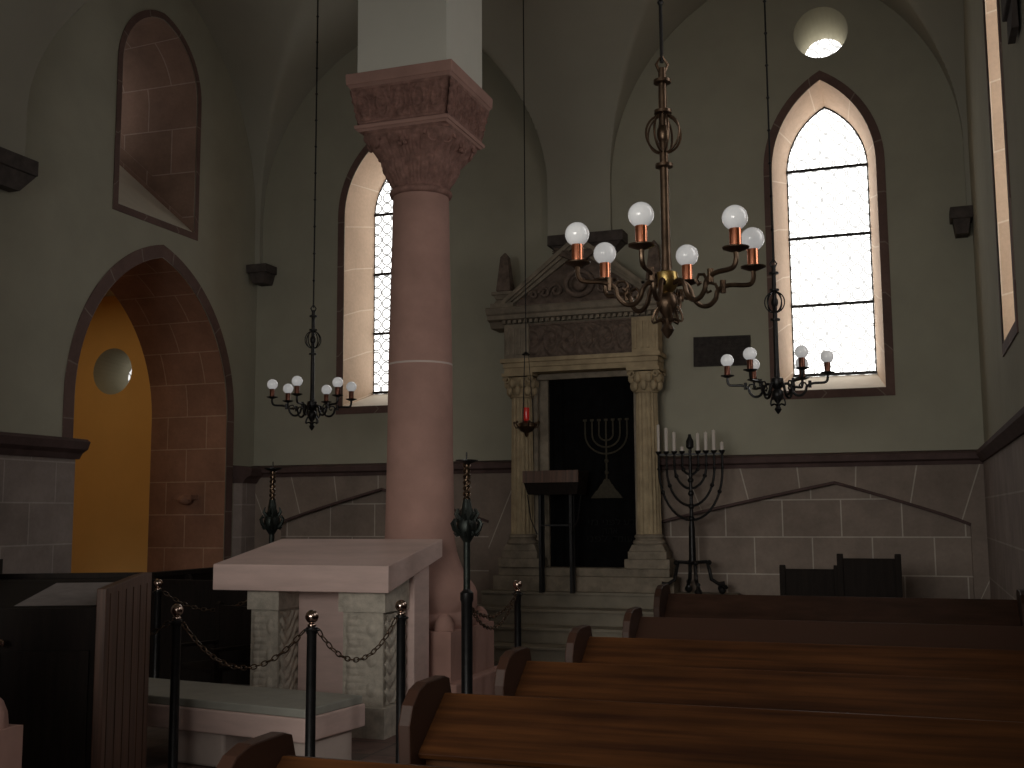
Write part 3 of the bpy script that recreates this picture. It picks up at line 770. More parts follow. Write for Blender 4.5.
def curtain():
    root = empty('ark_curtain', (AX, 13.30, 1.0)); tag(root, 'black curtain with seven-branched candlestick motif hanging in the ark doorway', 'curtain')
    b = MB(); nx = 80
    def fn(u, v, d): return (u - .615, d, v)
    b.relief(fn, 1.245, 2.33, nx, 2, lambda u, v: .018 * sin(u * 60) * (1 - abs(u - .5) * .6) * (.35 if .3 < u < .95 else 1))
    b.build('cloth', 'black', root, smooth=2)
    m = MB(); cx, y = .27, -.045; zt = 1.77
    for k in range(1, 4):
        rr = .088 * k; pts = [(cx - rr, y, zt)] + [(cx - rr * cos(pi * i / 16), y, zt - .16 - rr * sin(pi * i / 16) * .92 + .0) for i in range(17)] + [(cx + rr, y, zt)]
        m.tube(pts, .0115, 6)
    m.tube([(cx, y, zt), (cx, y, 1.0)], .013, 6)
    for k in range(-3, 4): m.box(cx + k * .088 - .022, cx + k * .088 + .022, y - .012, y + .012, zt, zt + .025)
    for zz in (1.28, 1.14): m.sphere((cx, y, zz), .028, 8, 6)
    m.prism([(cx - .06, 1.0), (cx + .06, 1.0), (cx + .03, 1.06), (cx - .03, 1.06)], lambda u, v, d: (u, d, v), y - .01, y + .01)
    m.prism([(cx - .12, .92), (cx + .12, .92), (cx + .07, 1.0), (cx - .07, 1.0)], lambda u, v, d: (u, d, v), y - .012, y + .012)
    m.prism([(cx - .20, .83), (cx + .20, .83), (cx + .13, .92), (cx - .13, .92)], lambda u, v, d: (u, d, v), y - .014, y + .014)
    m.build('candlestick_motif', 'gold_th', root, smooth=True)
    for txt, z, w, xc in (('דע', .505, .14, .54), ('לפני', .505, .22, .32), ('מי', .505, .12, .09), ('אתה', .40, .18, .30), ('עומד', .305, .25, .45), ('לפני', .305, .25, .14)):
        cu = bpy.data.curves.new('t', 'FONT'); cu.body = txt[::-1]; cu.size = .11; cu.align_x = 'CENTER'; cu.extrude = .003
        to = bpy.data.objects.new('t', cu); COL.objects.link(to)
        dg = bpy.context.evaluated_depsgraph_get(); me = bpy.data.meshes.new_from_object(to.evaluated_get(dg))
        bpy.data.objects.remove(to)
        if len(me.vertices):
            xs = [v.co.x for v in me.vertices]; k = w / max(.01, max(xs) - min(xs)); mid = (max(xs) + min(xs)) / 2
            me.transform(Matrix.Translation((xc, -.04, z)) @ Matrix.Rotation(pi / 2, 4, 'X') @ Matrix.Diagonal((k, 1, 1, 1)) @ Matrix.Translation((-mid, 0, 0)))
            me.materials.clear(); me.materials.append(M['grey_th'])
            o = bpy.data.objects.new('inscription_word', me); COL.objects.link(o); o.parent = root
curtain()

# plaque
b = MB(); b.box(-.34, .34, -.05, 0, -.18, .18)
b.relief(lambda u, v, d: (u - .32, -.05 - d, v - .165), .64, .33, 60, 30, lambda u, v: .006 * abs(sin(v * 26)) * abs(sin(u * 60 + 7 * sin(v * 40))) if .05 < u < .95 and .06 < v < .94 else .008)
o = b.build('stone_plaque', 'plaque', fix=False); o.location = (-2.08, YB, 3.585); o.rotation_euler = (0, R(1), 0)
tag(o, 'dark inscribed stone plaque on the wall left of the right lancet window', 'plaque')

# reading stand on the platform
def reading_stand():
    root = empty('reading_stand', (-3.98, 12.80, .72)); tag(root, 'thin-legged dark wooden reading stand on the platform before the ark', 'lectern')
    for s in (-1, 1):
        for yy in (-.05, .05):
            b = MB(); b.box(s * .19 - .017, s * .19 + .017, yy - .017, yy + .017, 0, 1.16); b.build('leg', 'iron', root)
    b = MB(); b.box(-.19, .19, -.118, -.102, .78, .80); b.tube([(-.33, -.1, 1.15), (-.29, -.1, .86), (-.21, -.1, .68)], .008, 6); b.tube([(.33, -.1, 1.15), (.29, -.1, .86), (.21, -.1, .68)], .008, 6); b.build('brace', 'iron', root)
    b = MB(); b.add([(-.34, -.22, 1.30), (.34, -.22, 1.30), (.34, .25, 1.44), (-.34, .25, 1.44), (-.30, -.18, 1.15), (.30, -.18, 1.15), (.30, .22, 1.15), (-.30, .22, 1.15)],
                    [(0, 1, 2, 3), (4, 7, 6, 5), (0, 4, 5, 1), (1, 5, 6, 2), (2, 6, 7, 3), (3, 7, 4, 0)]); b.build('desk_box', 'wood_d', root)
    b = MB(); b.box(-.34, .34, -.25, -.22, 1.29, 1.43); b.build('front_board', 'wood_cab', root)
reading_stand()

# standing nine-branched candelabrum with its candles
def menorah():
    X, Y, Z = -2.39, 12.90, .72
    root = empty('menorah', (X, Y, Z)); tag(root, 'tall black iron nine-branched candelabrum standing right of the ark', 'candelabrum')
    zt = 1.62
    b = MB(); b.tube([(0, 0, .36), (0, 0, .75), (0, 0, .86), (0, 0, 1.70)], [.042, .035, .022, .018], 10)
    for zz in (.42, .86, 1.0, 1.15, 1.3): b.sphere((0, 0, zz), .036, 10, 8)
    b.lathe([(.02, 1.66), (.045, 1.68), (.045, 1.75), (.02, 1.80), (.015, 1.83)], n=10)
    b.build('stem', 'iron', root, smooth=True)
    for k in range(1, 5):
        rr = .092 * k; b = MB(); zc = zt - .15 - .035 * (k > 2)
        pts = [(-rr, 0, zt)] + [(-rr * cos(pi * i / 20), 0, zc - (rr * 1.12) * sin(pi * i / 20) - .06 * (k - 1) * sin(pi * i / 20)) for i in range(21)] + [(rr, 0, zt)]
        b.tube(pts, .0145, 8)
        for i in (3, 17):
            b.sphere(pts[i + 1], .026, 8, 6)
        for s in (-1, 1): b.sphere((s * rr, 0, zc), .022, 8, 6); b.lathe([(.012, zt - .03), (.03, zt), (.036, zt + .012), (.036, zt + .02)], (s * rr, 0, 0), 10)
        b.build('branch', 'iron', root, smooth=True)
    b = MB(); b.box(-.37, .37, -.012, .012, zt - .03, zt - .01); b.build('crossbar', 'iron', root)
    for q in range(4):
        a = R(20) + q * pi / 2; u = Vector((cos(a), sin(a), 0)); b = MB()
        b.tube([u * .02 + Vector((0, 0, .36)), u * .16 + Vector((0, 0, .37)), u * .19 + Vector((0, 0, .28)), u * .21 + Vector((0, 0, .17)), u * .29 + Vector((0, 0, .12)), u * .36 + Vector((0, 0, .13))], .022, 8)
        pts = [u * (.33 + .055 * cos(th * .6) * (1 - th / 14)) + Vector((0, 0, .065 + .05 * sin(th * .6) * (1 - th / 14))) for th in range(12)]
        b.tube(pts, .018, 6); b.sphere(u * .33 + Vector((0, 0, .045)), .045, 8, 6); b.sphere(u * .19 + Vector((0, 0, .36)), .03, 8, 6)
        b.build('foot', 'iron', root, smooth=True)
    hs = [.31, .27, .22, .05, .20, .21, .23, .09]; pos = [-4, -3, -2, -1, 1, 2, 3, 4]
    nth = ['tallest white candle at the far left end of the standing candelabrum', 'tall white candle, second from the left on the standing candelabrum', 'thick white candle, third from the left on the standing candelabrum',
           'burnt down candle stub just left of the candelabrum stem', 'white candle just right of the candelabrum stem', 'white candle, third from the right end of the standing candelabrum',
           'white candle, second from the right end of the standing candelabrum', 'short white candle stub at the right end of the standing candelabrum']
    for h, p, l in zip(hs, pos, nth):
        b = MB(); r = .017 if p == -4 else .021
        b.lathe([(r, 0), (r, h - .006), (r * .8, h)], n=12); b.tube([(0, 0, h - .002), (0, .002, h + .012)], .003, 5)
        o = b.build('candle', 'wax', smooth=True); o.location = (X + p * .092, Y, Z + zt + .02); tag(o, l, 'candle', 'candles on the standing candelabrum')
menorah()

# ------------------------------------------------------------------ hanging lamps
def smooth_path(p, n=4):
    p = [Vector(q) for q in p]; out = []
    for i in range(len(p) - 1):
        a = p[max(0, i - 1)]; b = p[i]; c = p[i + 1]; d = p[min(len(p) - 1, i + 2)]
        for k in range(n):
            t = k / n
            out.append(.5 * ((2 * b) + (c - a) * t + (2 * a - 5 * b + 4 * c - d) * t * t + (3 * b - a - 3 * c + d) * t ** 3))
    return out + [p[-1]]
def chandelier(name='chandelier'):
    root = empty(name, (0, 0, 0)); R0 = .45
    b = MB(); b.tube([(0, 0, .95), (0, 0, .0), (0, 0, -.14)], [.02, .024, .03], 12)
    for zz in (.88, .72, .44): b.lathe([(.02, zz - .012), (.045, zz - .008), (.045, zz + .008), (.02, zz + .012)], n=14)
    b.tube([(-.012, 0, .93), (-.03, 0, .97), (0, 0, 1.02), (.03, 0, .97), (.012, 0, .93)], .008, 6)
    b.build('rod', 'bronze', root, smooth=True)
    # openwork sphere
    b = MB(); c = .605
    for q in range(4):
        a = q * pi / 4
        pts = [(.09 * cos(a) * sin(t_ * 2 * pi / 28), .09 * sin(a) * sin(t_ * 2 * pi / 28), c + .10 * cos(t_ * 2 * pi / 28)) for t_ in range(28)]
        b.tube(pts, .006, 6, True)
    b.sphere((0, 0, c), .034, 12, 8, 1.6)
    b.build('openwork_sphere', 'bronze', root, smooth=True)
    b = MB(); b.lathe([(.03, -.10), (.055, -.11), (.06, -.15), (.048, -.19), (.03, -.21)], n=20); b.build('hub', 'brass', root, smooth=True)
    b = MB(); b.lathe([(.03, -.21), (.05, -.23), (.055, -.27), (.035, -.31), (.015, -.34), (.02, -.37), (.034, -.395), (.02, -.42), (.004, -.44)], n=16)
    for q in range(6):
        a = q * pi / 3 + pi / 6
        rr_ = lambda t_: .045 + .032 * sin(t_ * .55)
        pts = [Vector((rr_(t_) * cos(a), rr_(t_) * sin(a), -.30 - .010 * t_ + .02 * cos(t_ * .9))) for t_ in range(9)]
        b.tube(pts, .007, 5)
    b.build('finial', 'bronze', root, smooth=True)
    for q in range(6):
        a = q * pi / 3; u = Vector((cos(a), sin(a), 0)); w = Vector((-sin(a), cos(a), 0)); Zv = Vector((0, 0, 1))
        b = MB()
        pts = [(.04, -.17), (.09, -.16), (.12, -.19), (.135, -.235), (.17, -.27), (.215, -.27), (.25, -.235), (.265, -.19), (.32, -.165), (.40, -.163), (.435, -.155), (.45, -.125), (.45, -.085)]
        b.tube(smooth_path([u * x + Zv * z for x, z in pts]), .0125, 8)
        # counter scroll
        b.tube([u * x + Zv * z for x, z in [(.265, -.19), (.25, -.160), (.215, -.155), (.195, -.18), (.21, -.205), (.228, -.195)]], .008, 6)
        b.tube([u * .29 + Zv * z for z in (-.205, -.14)], .015, 6)
        arm = b.build('arm', 'bronze' if q != 3 else 'bronze', root, smooth=True)
        b = MB(); b.lathe([(.012, -.09), (.03, -.085), (.062, -.072), (.064, -.066), (.02, -.068)], tuple(u * R0), 22); b.build('drip_tray', 'bronze', arm, smooth=True)
        b = MB(); b.lathe([(.028, -.068), (.029, .02), (.026, .03)], tuple(u * R0), 18, cap=True); b.build('sleeve', 'copper', arm, smooth=True)
        b = MB(); b.sphere(tuple(u * R0 + Zv * .075), .060, 24, 16); b.build('globe_bulb', 'globe', arm, smooth=2)
        # drop the bulb plane so that the globe centre sits at z = .055
    return root
ch = chandelier()
def hang(c, x, y, z, ph, label):
    c.location = (x, y, z - .075); c.rotation_euler = (0, 0, R(ph)); tag(c, label, 'chandelier', 'six-globe chandeliers')
    top = ceil_z(x, y) - (z - .075)
    b = MB(); n = 24; b.tube([(0, 0, .98 + (top - .98) * i / n) for i in range(n + 1)], .009, 6)
    for i in range(1, 12): zz = .98 + i * .32; 
    for i in range(1, 12):
        zz = .98 + i * .32
        if zz < top - .1: b.lathe([(.006, zz - .02), (.018, zz), (.006, zz + .02)], n=8)
    b.lathe([(.05, top - .04), (.06, top - .01), (.06, top + .03)], n=14)
    b.build('hanging_rod', 'iron', c, smooth=True)
ch2 = copy_tree(ch); ch3 = copy_tree(ch)
def darker(o):  # shade on the far chandeliers, painted as darker metals
    for c_ in o.children:
        if c_.name.startswith(('sleeve', 'hub')):
            c_.material_slots[0].link = 'OBJECT'; c_.material_slots[0].material = M['copper_d' if c_.name[0] == 's' else 'iron']
        if c_.name.startswith(('arm', 'drip_tray', 'rod', 'finial', 'openwork')):
            c_.material_slots[0].link = 'OBJECT'; c_.material_slots[0].material = M['iron']
        darker(c_)
darker(ch2); darker(ch3)
hang(ch, -1.10, 5.42, 3.02, 27.2, 'large near chandelier with six white globes and copper sleeves before the ark')
hang(ch2, -6.41, 11.25, 3.12, 38, 'small far chandelier with white globes hanging left of the red column')
hang(ch3, -1.12, 10.5, 3.06, 5, 'far chandelier with white globes hanging before the right lancet window')

def eternal_light():
    X, Y, Z = -4.18, 12.3, 2.55
    root = empty('hanging_lamp', (X, Y, Z)); tag(root, 'small hanging lamp with red glass before the left ark column', 'lamp')
    b = MB(); b.lathe([(.008, -.02), (.02, 0), (.03, .03), (.07, .05), (.11, .10), (.10, .14), (.06, .16), (.045, .17)], n=20)
    for q in range(6):
        a = q * pi / 3; u = Vector((cos(a), sin(a), 0))
        b.tube([u * .07 + Vector((0, 0, .10)), u * .13 + Vector((0, 0, .09)), u * .155 + Vector((0, 0, .13)), u * .13 + Vector((0, 0, .155))], .009, 6)
        b.sphere(u * .15 + Vector((0, 0, .15)), .018, 6, 5)
    b.build('bowl', 'bronze', root, smooth=True)
    b = MB(); b.lathe([(.028, .16), (.034, .20), (.034, .32), (.030, .325)], n=18); b.build('red_glass', 'ruby', root, smooth=True)
    top = ceil_z(X, Y) - Z; ap = .95
    for q in range(3):
        a = q * 2 * pi / 3 + .4; u = Vector((cos(a), sin(a), 0)); b = MB()
        b.tube([u * .085 + Vector((0, 0, .13)), u * .06 + Vector((0, 0, .5)), u * .03 + Vector((0, 0, ap))], .004, 5); b.build('suspension_chain', 'iron', root)
    b = MB(); b.lathe([(.045, ap - .01), (.05, ap), (.012, ap + .03)], n=12); b.tube([(0, 0, ap), (0, 0, top * .5), (0, 0, top)], .007, 6); b.build('cord', 'iron', root)
eternal_light()

# ------------------------------------------------------------------ pews
def make_pew():
    root = empty('pew', (0, 0, 0)); W = 2.58       # origin: left end, foot of the back ; +Y towards the ark
    # end panels
    prof_e = [(-.35, 0), (-.35, .70), (-.36, .86), (-.33, .93), (-.27, .98), (-.20, 1.0), (-.02, 1.0), (.03, .985), (.06, .90), (.08, .72), (.14, .62), (.30, .58), (.42, .57), (.47, .54), (.46, .48), (.43, .40), (.43, 0)]
    for x in (0, W - .05):
        b = MB(); b.prism(prof_e, lambda u, v, d: (d, u, v), x, x + .05)
        e = b.build('end_panel', 'wood_end', root, bevel=.006)
    b = MB(); b.box(.05, W - .05, -.21, -.18, .10, .77); b.build('backrest', 'pew', root)
    b = MB(); b.add([(.05, -.03, .935), (W - .05, -.03, .935), (W - .05, -.29, .745), (.05, -.29, .745), (.05, .0, .925), (W - .05, .0, .925), (W - .05, -.275, .725), (.05, -.275, .725)],
                    [(0, 1, 2, 3), (4, 7, 6, 5), (0, 4, 5, 1), (1, 5, 6, 2), (2, 6, 7, 3), (3, 7, 4, 0)]); b.build('book_rest', 'pew', root, bevel=.004)
    b = MB(); b.box(.05, W - .05, -.03, -.0, .40, .93); b.build('back_panel', 'wood_end', root)
    b = MB(); b.box(.05, W - .05, .0, .44, .43, .46); b.box(.05, W - .05, .40, .43, .33, .43); b.build('seat', 'pew', root, bevel=.006)
    b = MB(); b.box(.05, W - .05, -.33, -.25, .10, .13); b.build('foot_rail', 'wood_end', root)
    return root
pw = make_pew()
ys = [3.06, 4.30, 5.33, 6.46, 7.78, 8.75]
pl = ['long brown wooden pew nearest the viewer, at the bottom edge', 'second wooden pew from the viewer, beside the barrier posts', 'third wooden pew from the viewer',
      'fourth wooden pew from the viewer, before the ark steps', 'fifth wooden pew from the viewer', 'farthest wooden pew in painted shade, before the standing candelabrum']
for i, (y, l) in enumerate(zip(ys, pl)):
    o = pw if i == 0 else copy_tree(pw)
    o.location = (-1.86, y, 0); o.scale = (1, 1, 1.10 if i == 5 else 1)
    if i >= 4:  # dimness of the far rows put into darker wood colours
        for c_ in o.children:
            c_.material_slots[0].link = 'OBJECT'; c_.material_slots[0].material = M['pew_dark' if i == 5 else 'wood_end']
    tag(o, l, 'pew', 'wooden pews in the right nave')

# chairs beyond the pews
def make_chair():
    root = empty('wooden_chair'); w = .27
    for s in (-1, 1):
        b = MB(); b.prism([(-.03, 0), (.025, 0), (.025, 1.0), (.03, 1.03), (.0, 1.06), (-.03, 1.04)], lambda u, v, d: (d, u, v), s * w - .03, s * w + .03); b.build('back_post', 'wood_d', root, bevel=.005)
        b = MB(); b.box(s * w - .025, s * w + .025, .40, .45, 0, .62); b.build('front_leg', 'wood_d', root)
        b = MB(); b.box(s * w - .03, s * w + .03, .0, .46, .62, .655); b.build('armrest', 'wood_d', root, bevel=.005)
    b = MB(); b.box(-w, w, 0, .46, .42, .46); b.build('seat', 'wood_d', root, bevel=.005)
    b = MB(); b.box(-w + .03, w - .03, -.015, .015, .46, 1.02); b.build('backrest', 'wood_d', root)
    return root
c1 = make_chair(); c1.location = (-.42, 11.6, 0); c1.scale = (1, 1, 1.17); tag(c1, 'taller dark armchair with raised post tops behind the far pew', 'chair')
c2 = copy_tree(c1); c2.location = (-1.02, 12.0, 0); c2.scale = (1.0, 1, 1.045); c2.rotation_euler = (0, R(0), 0); tag(c2, 'lower dark chair left of the taller armchair behind the pews', 'chair')
b = MB(); b.box(-.09, .09, -.05, .05, 0, .12); o = b.build('white_box', 'pink_l', bevel=.006); o.location = (-1.97, 12.95, .72)
bpy.data.objects.remove(o)

# ------------------------------------------------------------------ sloped stone table
def table():
    root = empty('stone_table', (-4.43, 8.0, 0)); tag(root, 'pink stone table with sloping top on carved grey legs', 'table')
    x0, x1, y0, y1 = -.76, .76, -.40, .62
    b = MB(); b.add([(x0, y0, 1.07), (x1, y0, 1.07), (x1, y1, 1.30), (x0, y1, 1.30), (x0, y0, 1.27), (x1, y0, 1.27), (x1, y1, 1.445), (x0, y1, 1.445)],
                    [(0, 3, 2, 1), (4, 5, 6, 7), (0, 1, 5, 4), (1, 2, 6, 5), (2, 3, 7, 6), (3, 0, 4, 7)]); b.build('table_top', 'pink', root, bevel=.006)
    # front legs with carving
    for (xa, xb) in ((-.50, -.22), (.30, .69)):
        cx = (xa + xb) / 2; hw = (xb - xa) / 2
        b = MB(); b.box(cx - hw * .86, cx + hw * .86, -.28, .10, .22, .92); b.box(cx - hw, cx + hw, -.31, .12, .92, 1.0)
        b.add([(cx - hw, -.31, 1.0), (cx + hw, -.31, 1.0), (cx + hw, .12, 1.0), (cx - hw, .12, 1.0), (cx - hw, -.31, 1.07), (cx + hw, -.31, 1.07), (cx + hw, .12, 1.19), (cx - hw, .12, 1.19)],
              [(0, 3, 2, 1), (4, 5, 6, 7), (0, 1, 5, 4), (1, 2, 6, 5), (2, 3, 7, 6), (3, 0, 4, 7)])
        b.box(cx - hw, cx + hw, -.31, .12, .0, .22)
        def dep(u, v, hw=hw):
            return .008 * abs(sin(v * 40)) * max(0, cos((u - .3) * 5)) + .02 * max(0, cos(hypot((u - .72) * 2.4, ((v * 3) % 1 - .5) * 1.2) * 5)) + .004
        b.relief(lambda u, v, d: (cx - hw * .84 + u, -.28 - d, .24 + v), hw * 1.68, .66, 40, 90, dep)
        b.relief(lambda u, v, d: (cx + hw * .86 + d, -.26 + u, .24 + v), .34, .66, 30, 60, lambda u, v: .02 * abs(sin(v * 21 + 3 * sin(u * 6))))
        b.build('leg', 'grey_st', root, fix=False)
    b = MB(); b.box(-.22, .24, .0, .06, .0, 1.14); b.build('rear_panel', 'pink', root)
    b = MB()
    b.add([(.60, .13, 0), (.73, .13, 0), (.73, .42, 0), (.60, .42, 0), (.60, .13, 1.18), (.73, .13, 1.18), (.73, .42, 1.255), (.60, .42, 1.255)],
          [(0, 3, 2, 1), (4, 5, 6, 7), (0, 1, 5, 4), (1, 2, 6, 5), (2, 3, 7, 6), (3, 0, 4, 7)])
    b.build('side_slab', 'pink', root, bevel=.008)
    b = MB(); b.add([(-.66, .10, 0), (-.56, .10, 0), (-.56, .36, 0), (-.66, .36, 0), (-.66, .10, 1.18), (-.56, .10, 1.18), (-.56, .36, 1.25), (-.66, .36, 1.25)],
          [(0, 3, 2, 1), (4, 5, 6, 7), (0, 1, 5, 4), (1, 2, 6, 5), (2, 3, 7, 6), (3, 0, 4, 7)]); b.build('side_slab', 'pink', root)
    # stone bench before it
    r2 = empty('stone_bench', (-3.62, 6.34, 0), R(-8)); tag(r2, 'low pink stone bench with grey-green slate seat before the sloped table', 'bench')
    b = MB(); b.box(-2.0, -.01, 0, .62, .385, .44); b.build('seat_slab', 'green_st', r2, bevel=.008)
    b = MB(); b.box(-2.0, .0, -.015, .64, .235, .385); b.build('frame_slab', 'pink', r2, bevel=.01)
    for xa, xb in ((-.24, -.03), (-1.14, -.72)):
        b = MB(); b.box(xa, xb, .06, .54, 0, .235); b.build('support', 'pink_l', r2, bevel=.02)
table()

# ------------------------------------------------------------------ dark cabinet desk at the left
def cabinet():
    ang = atan2(.90, -.43) - pi / 2
    root = empty('cabinet_desk', (-4.02, 4.93, 0), ang); tag(root, 'tall dark wooden desk cabinet with sloping top at the left edge', 'cabinet')
    D, W = 1.12, .95   # local: x from 0 to -W (front width), y from 0 (front) to D
    side = [(0, 0), (D, 0), (D, 1.30), (.80, 1.30), (.0, 1.27)]
    b = MB(); b.prism(side, lambda u, v, d: (d, u, v), -.05, 0); b.build('side_panel', 'wood_cab', root, bevel=.004)
    for i in range(6):
        y = .08 + i * .18; b = MB(); b.box(0, .004, y, y + .035, .02, 1.24); b.build('moulding_strip', 'wood_cab', root)
    b = MB(); b.prism([(u, v + .09 if v > 1 else v) for u, v in side], lambda u, v, d: (d, u, v), -W, -W + .05); b.build('side_panel', 'wood_d', root)
    b = MB(); b.box(-W + .05, -.05, .02, .05, 0, 1.17); b.build('front_panel', 'wood_d', root)
    b = MB(); b.box(-.50, -.08, .0, .02, .15, .95); b.box(-.90, -.54, .0, .02, .15, .95); d = b.build('door', 'wood_d', root)
    b = MB(); b.lathe([(.012, 0), (.02, .01), (.02, .02), (.01, .03)], mat=Matrix.Translation((-.52, 0, 1.0)) @ Matrix.Rotation(pi / 2, 4, 'X'), n=12); b.build('keyhole_plate', 'silver', d)
    b = MB(); b.add([(-W + .05, .05, 1.17), (-.05, .05, 1.17), (-.05, .80, 1.27), (-W + .05, .80, 1.27), (-W + .05, .05, 1.14), (-.05, .05, 1.14), (-.05, .80, 1.24), (-W + .05, .80, 1.24)],
                    [(0, 1, 2, 3), (4, 7, 6, 5), (0, 4, 5, 1), (1, 5, 6, 2), (2, 6, 7, 3), (3, 7, 4, 0)]); b.build('sloping_top', 'wood_d', root)
    b = MB(); b.add([(-.50, .10, 1.178), (-.07, .10, 1.178), (-.07, .72, 1.262), (-.46, .72, 1.262)], [(0, 1, 2, 3)]); b.build('writing_surface', 'slate_face', root)
    b = MB(); b.box(-W + .05, -.05, .80, D, 1.22, 1.27); b.box(-W + .05, -.05, D - .04, D, 0, 1.30); b.build('rear_ledge', 'wood_d', root)
cabinet()

# dark wooden stalls along the left wall
def stalls():
    root = empty('wooden_stalls', (-7.75, 9.3, 0)); tag(root, 'near-black wooden bench stalls in front of the pointed doorway', 'stalls'); off = Vector(root.location)
    b = MB(); b.box(-7.95, -7.89, 8.0, 13.1, 0, .98); b.box(-7.98, -7.86, 8.0, 13.1, .98, 1.03); b.build('backrest', 'wood_d', root, off=off)
    b = MB(); b.box(-7.9, -7.42, 8.0, 13.1, .40, .45); b.build('seat', 'wood_d', root, off=off)
    for y in (8.0, 9.0, 10.0, 11.0, 12.0, 13.05):
        b = MB(); b.prism([(-7.95, 0), (-7.42, 0), (-7.42, .62), (-7.48, .68), (-7.70, .70), (-7.84, .98), (-7.95, 1.0)], lambda u, v, d: (u, d, v), y, y + .05); b.build('divider', 'wood_d', root, off=off)
    r2 = empty('dark_bench', (-6.5, 9.65, 0)); tag(r2, 'near-black solid-backed bench in shadow behind the stone bench and left floor candlestick', 'bench')
    b = MB(); b.box(-.78, 1.05, -.03, .0, .02, .97); b.box(-.78, 1.05, -.05, .02, .97, 1.01); b.build('backrest', 'wood_d', r2)
    b = MB(); b.box(-.78, 1.05, .0, .45, .42, .46); b.build('seat', 'wood_d', r2)
    for x in (-.83, 1.05):
        b = MB(); b.prism([(-.04, 0), (.46, 0), (.46, .64), (.38, .68), (.12, .70), (.03, 1.02), (-.05, 1.02)], lambda u, v, d: (d, u, v), x, x + .05); b.build('end_panel', 'wood_d', r2)
stalls()
c3 = copy_tree(c1); c3.location = (-5.62, 8.62, 0); c3.scale = (1, 1, .84); c3.rotation_euler = (0, 0, R(160)); tag(c3, 'black wooden armchair in shadow left of the sloped stone table', 'chair')

# ------------------------------------------------------------------ barrier posts, candelabra and chains
def make_post():
    root = empty('barrier_post'); H = 1.09
    b = MB(); b.lathe([(.11, 0), (.11, .015), (.04, .03), (.031, .05), (.029, H - .14), (.034, H - .13), (.034, H - .10), (.022, H - .095)], n=18); b.build('pole', 'iron', root, smooth=True)
    b = MB(); b.tube([(.045 * cos(i * pi / 8), .045 * sin(i * pi / 8), H - .115) for i in range(16)], .006, 6, True); b.build('chain_ring', 'iron', root, smooth=True)
    b = MB(); b.lathe([(.02, H - .10), (.028, H - .085), (.014, H - .075)], n=14); b.sphere((0, 0, H - .038), .040, 18, 12); b.build('knob', 'silver', root, smooth=2)
    return root
p0 = make_post()
posts = [((-3.37, 5.95), 'barrier post with shiny round knob in front of the stone bench, nearest the viewer'), ((-4.44, 6.12), 'barrier post beside the dark cabinet, left end of the front chain'),
         ((-3.19, 6.80), 'barrier post in front of the sloped table right corner'), ((-3.18, 9.09), 'barrier post before the ark steps, right of the floor candelabrum'),
         ((-6.35, 8.47), 'far barrier post in the shadow behind the dark cabinet')]
for i, ((x, y), l) in enumerate(posts):
    o = p0 if i == 0 else copy_tree(p0); o.location = (x, y, 0); tag(o, l, 'barrier post', 'posts of the chain barrier')
def floor_candelabrum():
    root = empty('floor_candlestick')
    b = MB(); b.lathe([(.15, 0), (.15, .02), (.06, .05), (.042, .08), (.042, 1.0), (.05, 1.02), (.05, 1.07), (.028, 1.09), (.026, 1.10)], n=18); b.build('lower_pole', 'iron', root, smooth=True)
    b = MB(); b.tube([(0, 0, 1.09), (0, 0, 1.45)], .026, 10)
    b.lathe([(.026, 1.44), (.045, 1.47), (.07, 1.51), (.078, 1.56), (.065, 1.61), (.045, 1.65), (.035, 1.72), (.026, 1.76)], n=18)
    for q in range(6):
        a = q * pi / 3; u = Vector((cos(a), sin(a), 0))
        b.tube([u * .06 + Vector((0, 0, 1.50)), u * .10 + Vector((0, 0, 1.535)), u * .118 + Vector((0, 0, 1.58)), u * .10 + Vector((0, 0, 1.61)), u * .085 + Vector((0, 0, 1.59))], [.02, .016, .014, .01, .006], 6)
    for q in range(8):
        a = q * pi / 4 + .2; u = Vector((cos(a), sin(a), 0))
        b.tube([u * .05 + Vector((0, 0, 1.60)), u * .085 + Vector((0, 0, 1.65)), u * .07 + Vector((0, 0, 1.69))], [.018, .014, .004], 5)
        b.tube([u * .05 + Vector((0, 0, 1.53)), u * .085 + Vector((0, 0, 1.49)), u * .10 + Vector((0, 0, 1.51))], [.016, .012, .004], 5)
    b.build('leaf_knop', 'iron_g', root, smooth=True)
    b = MB(); b.tube([(0, 0, 1.74), (0, 0, 2.03)], .012, 8)
    for s in range(2):
        b.tube([(.022 * cos(i * .7 + s * pi), .022 * sin(i * .7 + s * pi), 1.75 + i * .0095) for i in range(30)], .010, 6)
    b.build('twisted_stem', 'bronze', root, smooth=True)
    b = MB(); b.lathe([(.015, 2.02), (.05, 2.03), (.085, 2.045), (.085, 2.052), (.02, 2.05), (.006, 2.055), (.005, 2.11)], n=18); b.build('drip_dish', 'iron', root, smooth=True)
    return root
f1 = floor_candelabrum(); f1.location = (-3.13, 7.81, 0); tag(f1, 'tall iron floor candlestick with leafy knop right of the red column', 'candlestick')
f2 = copy_tree(f1); f2.location = (-5.68, 9.25, 0); f2.scale = (1, 1, 1.02); tag(f2, 'tall iron floor candlestick with leafy knop behind the sloped table, left of the column', 'candlestick')

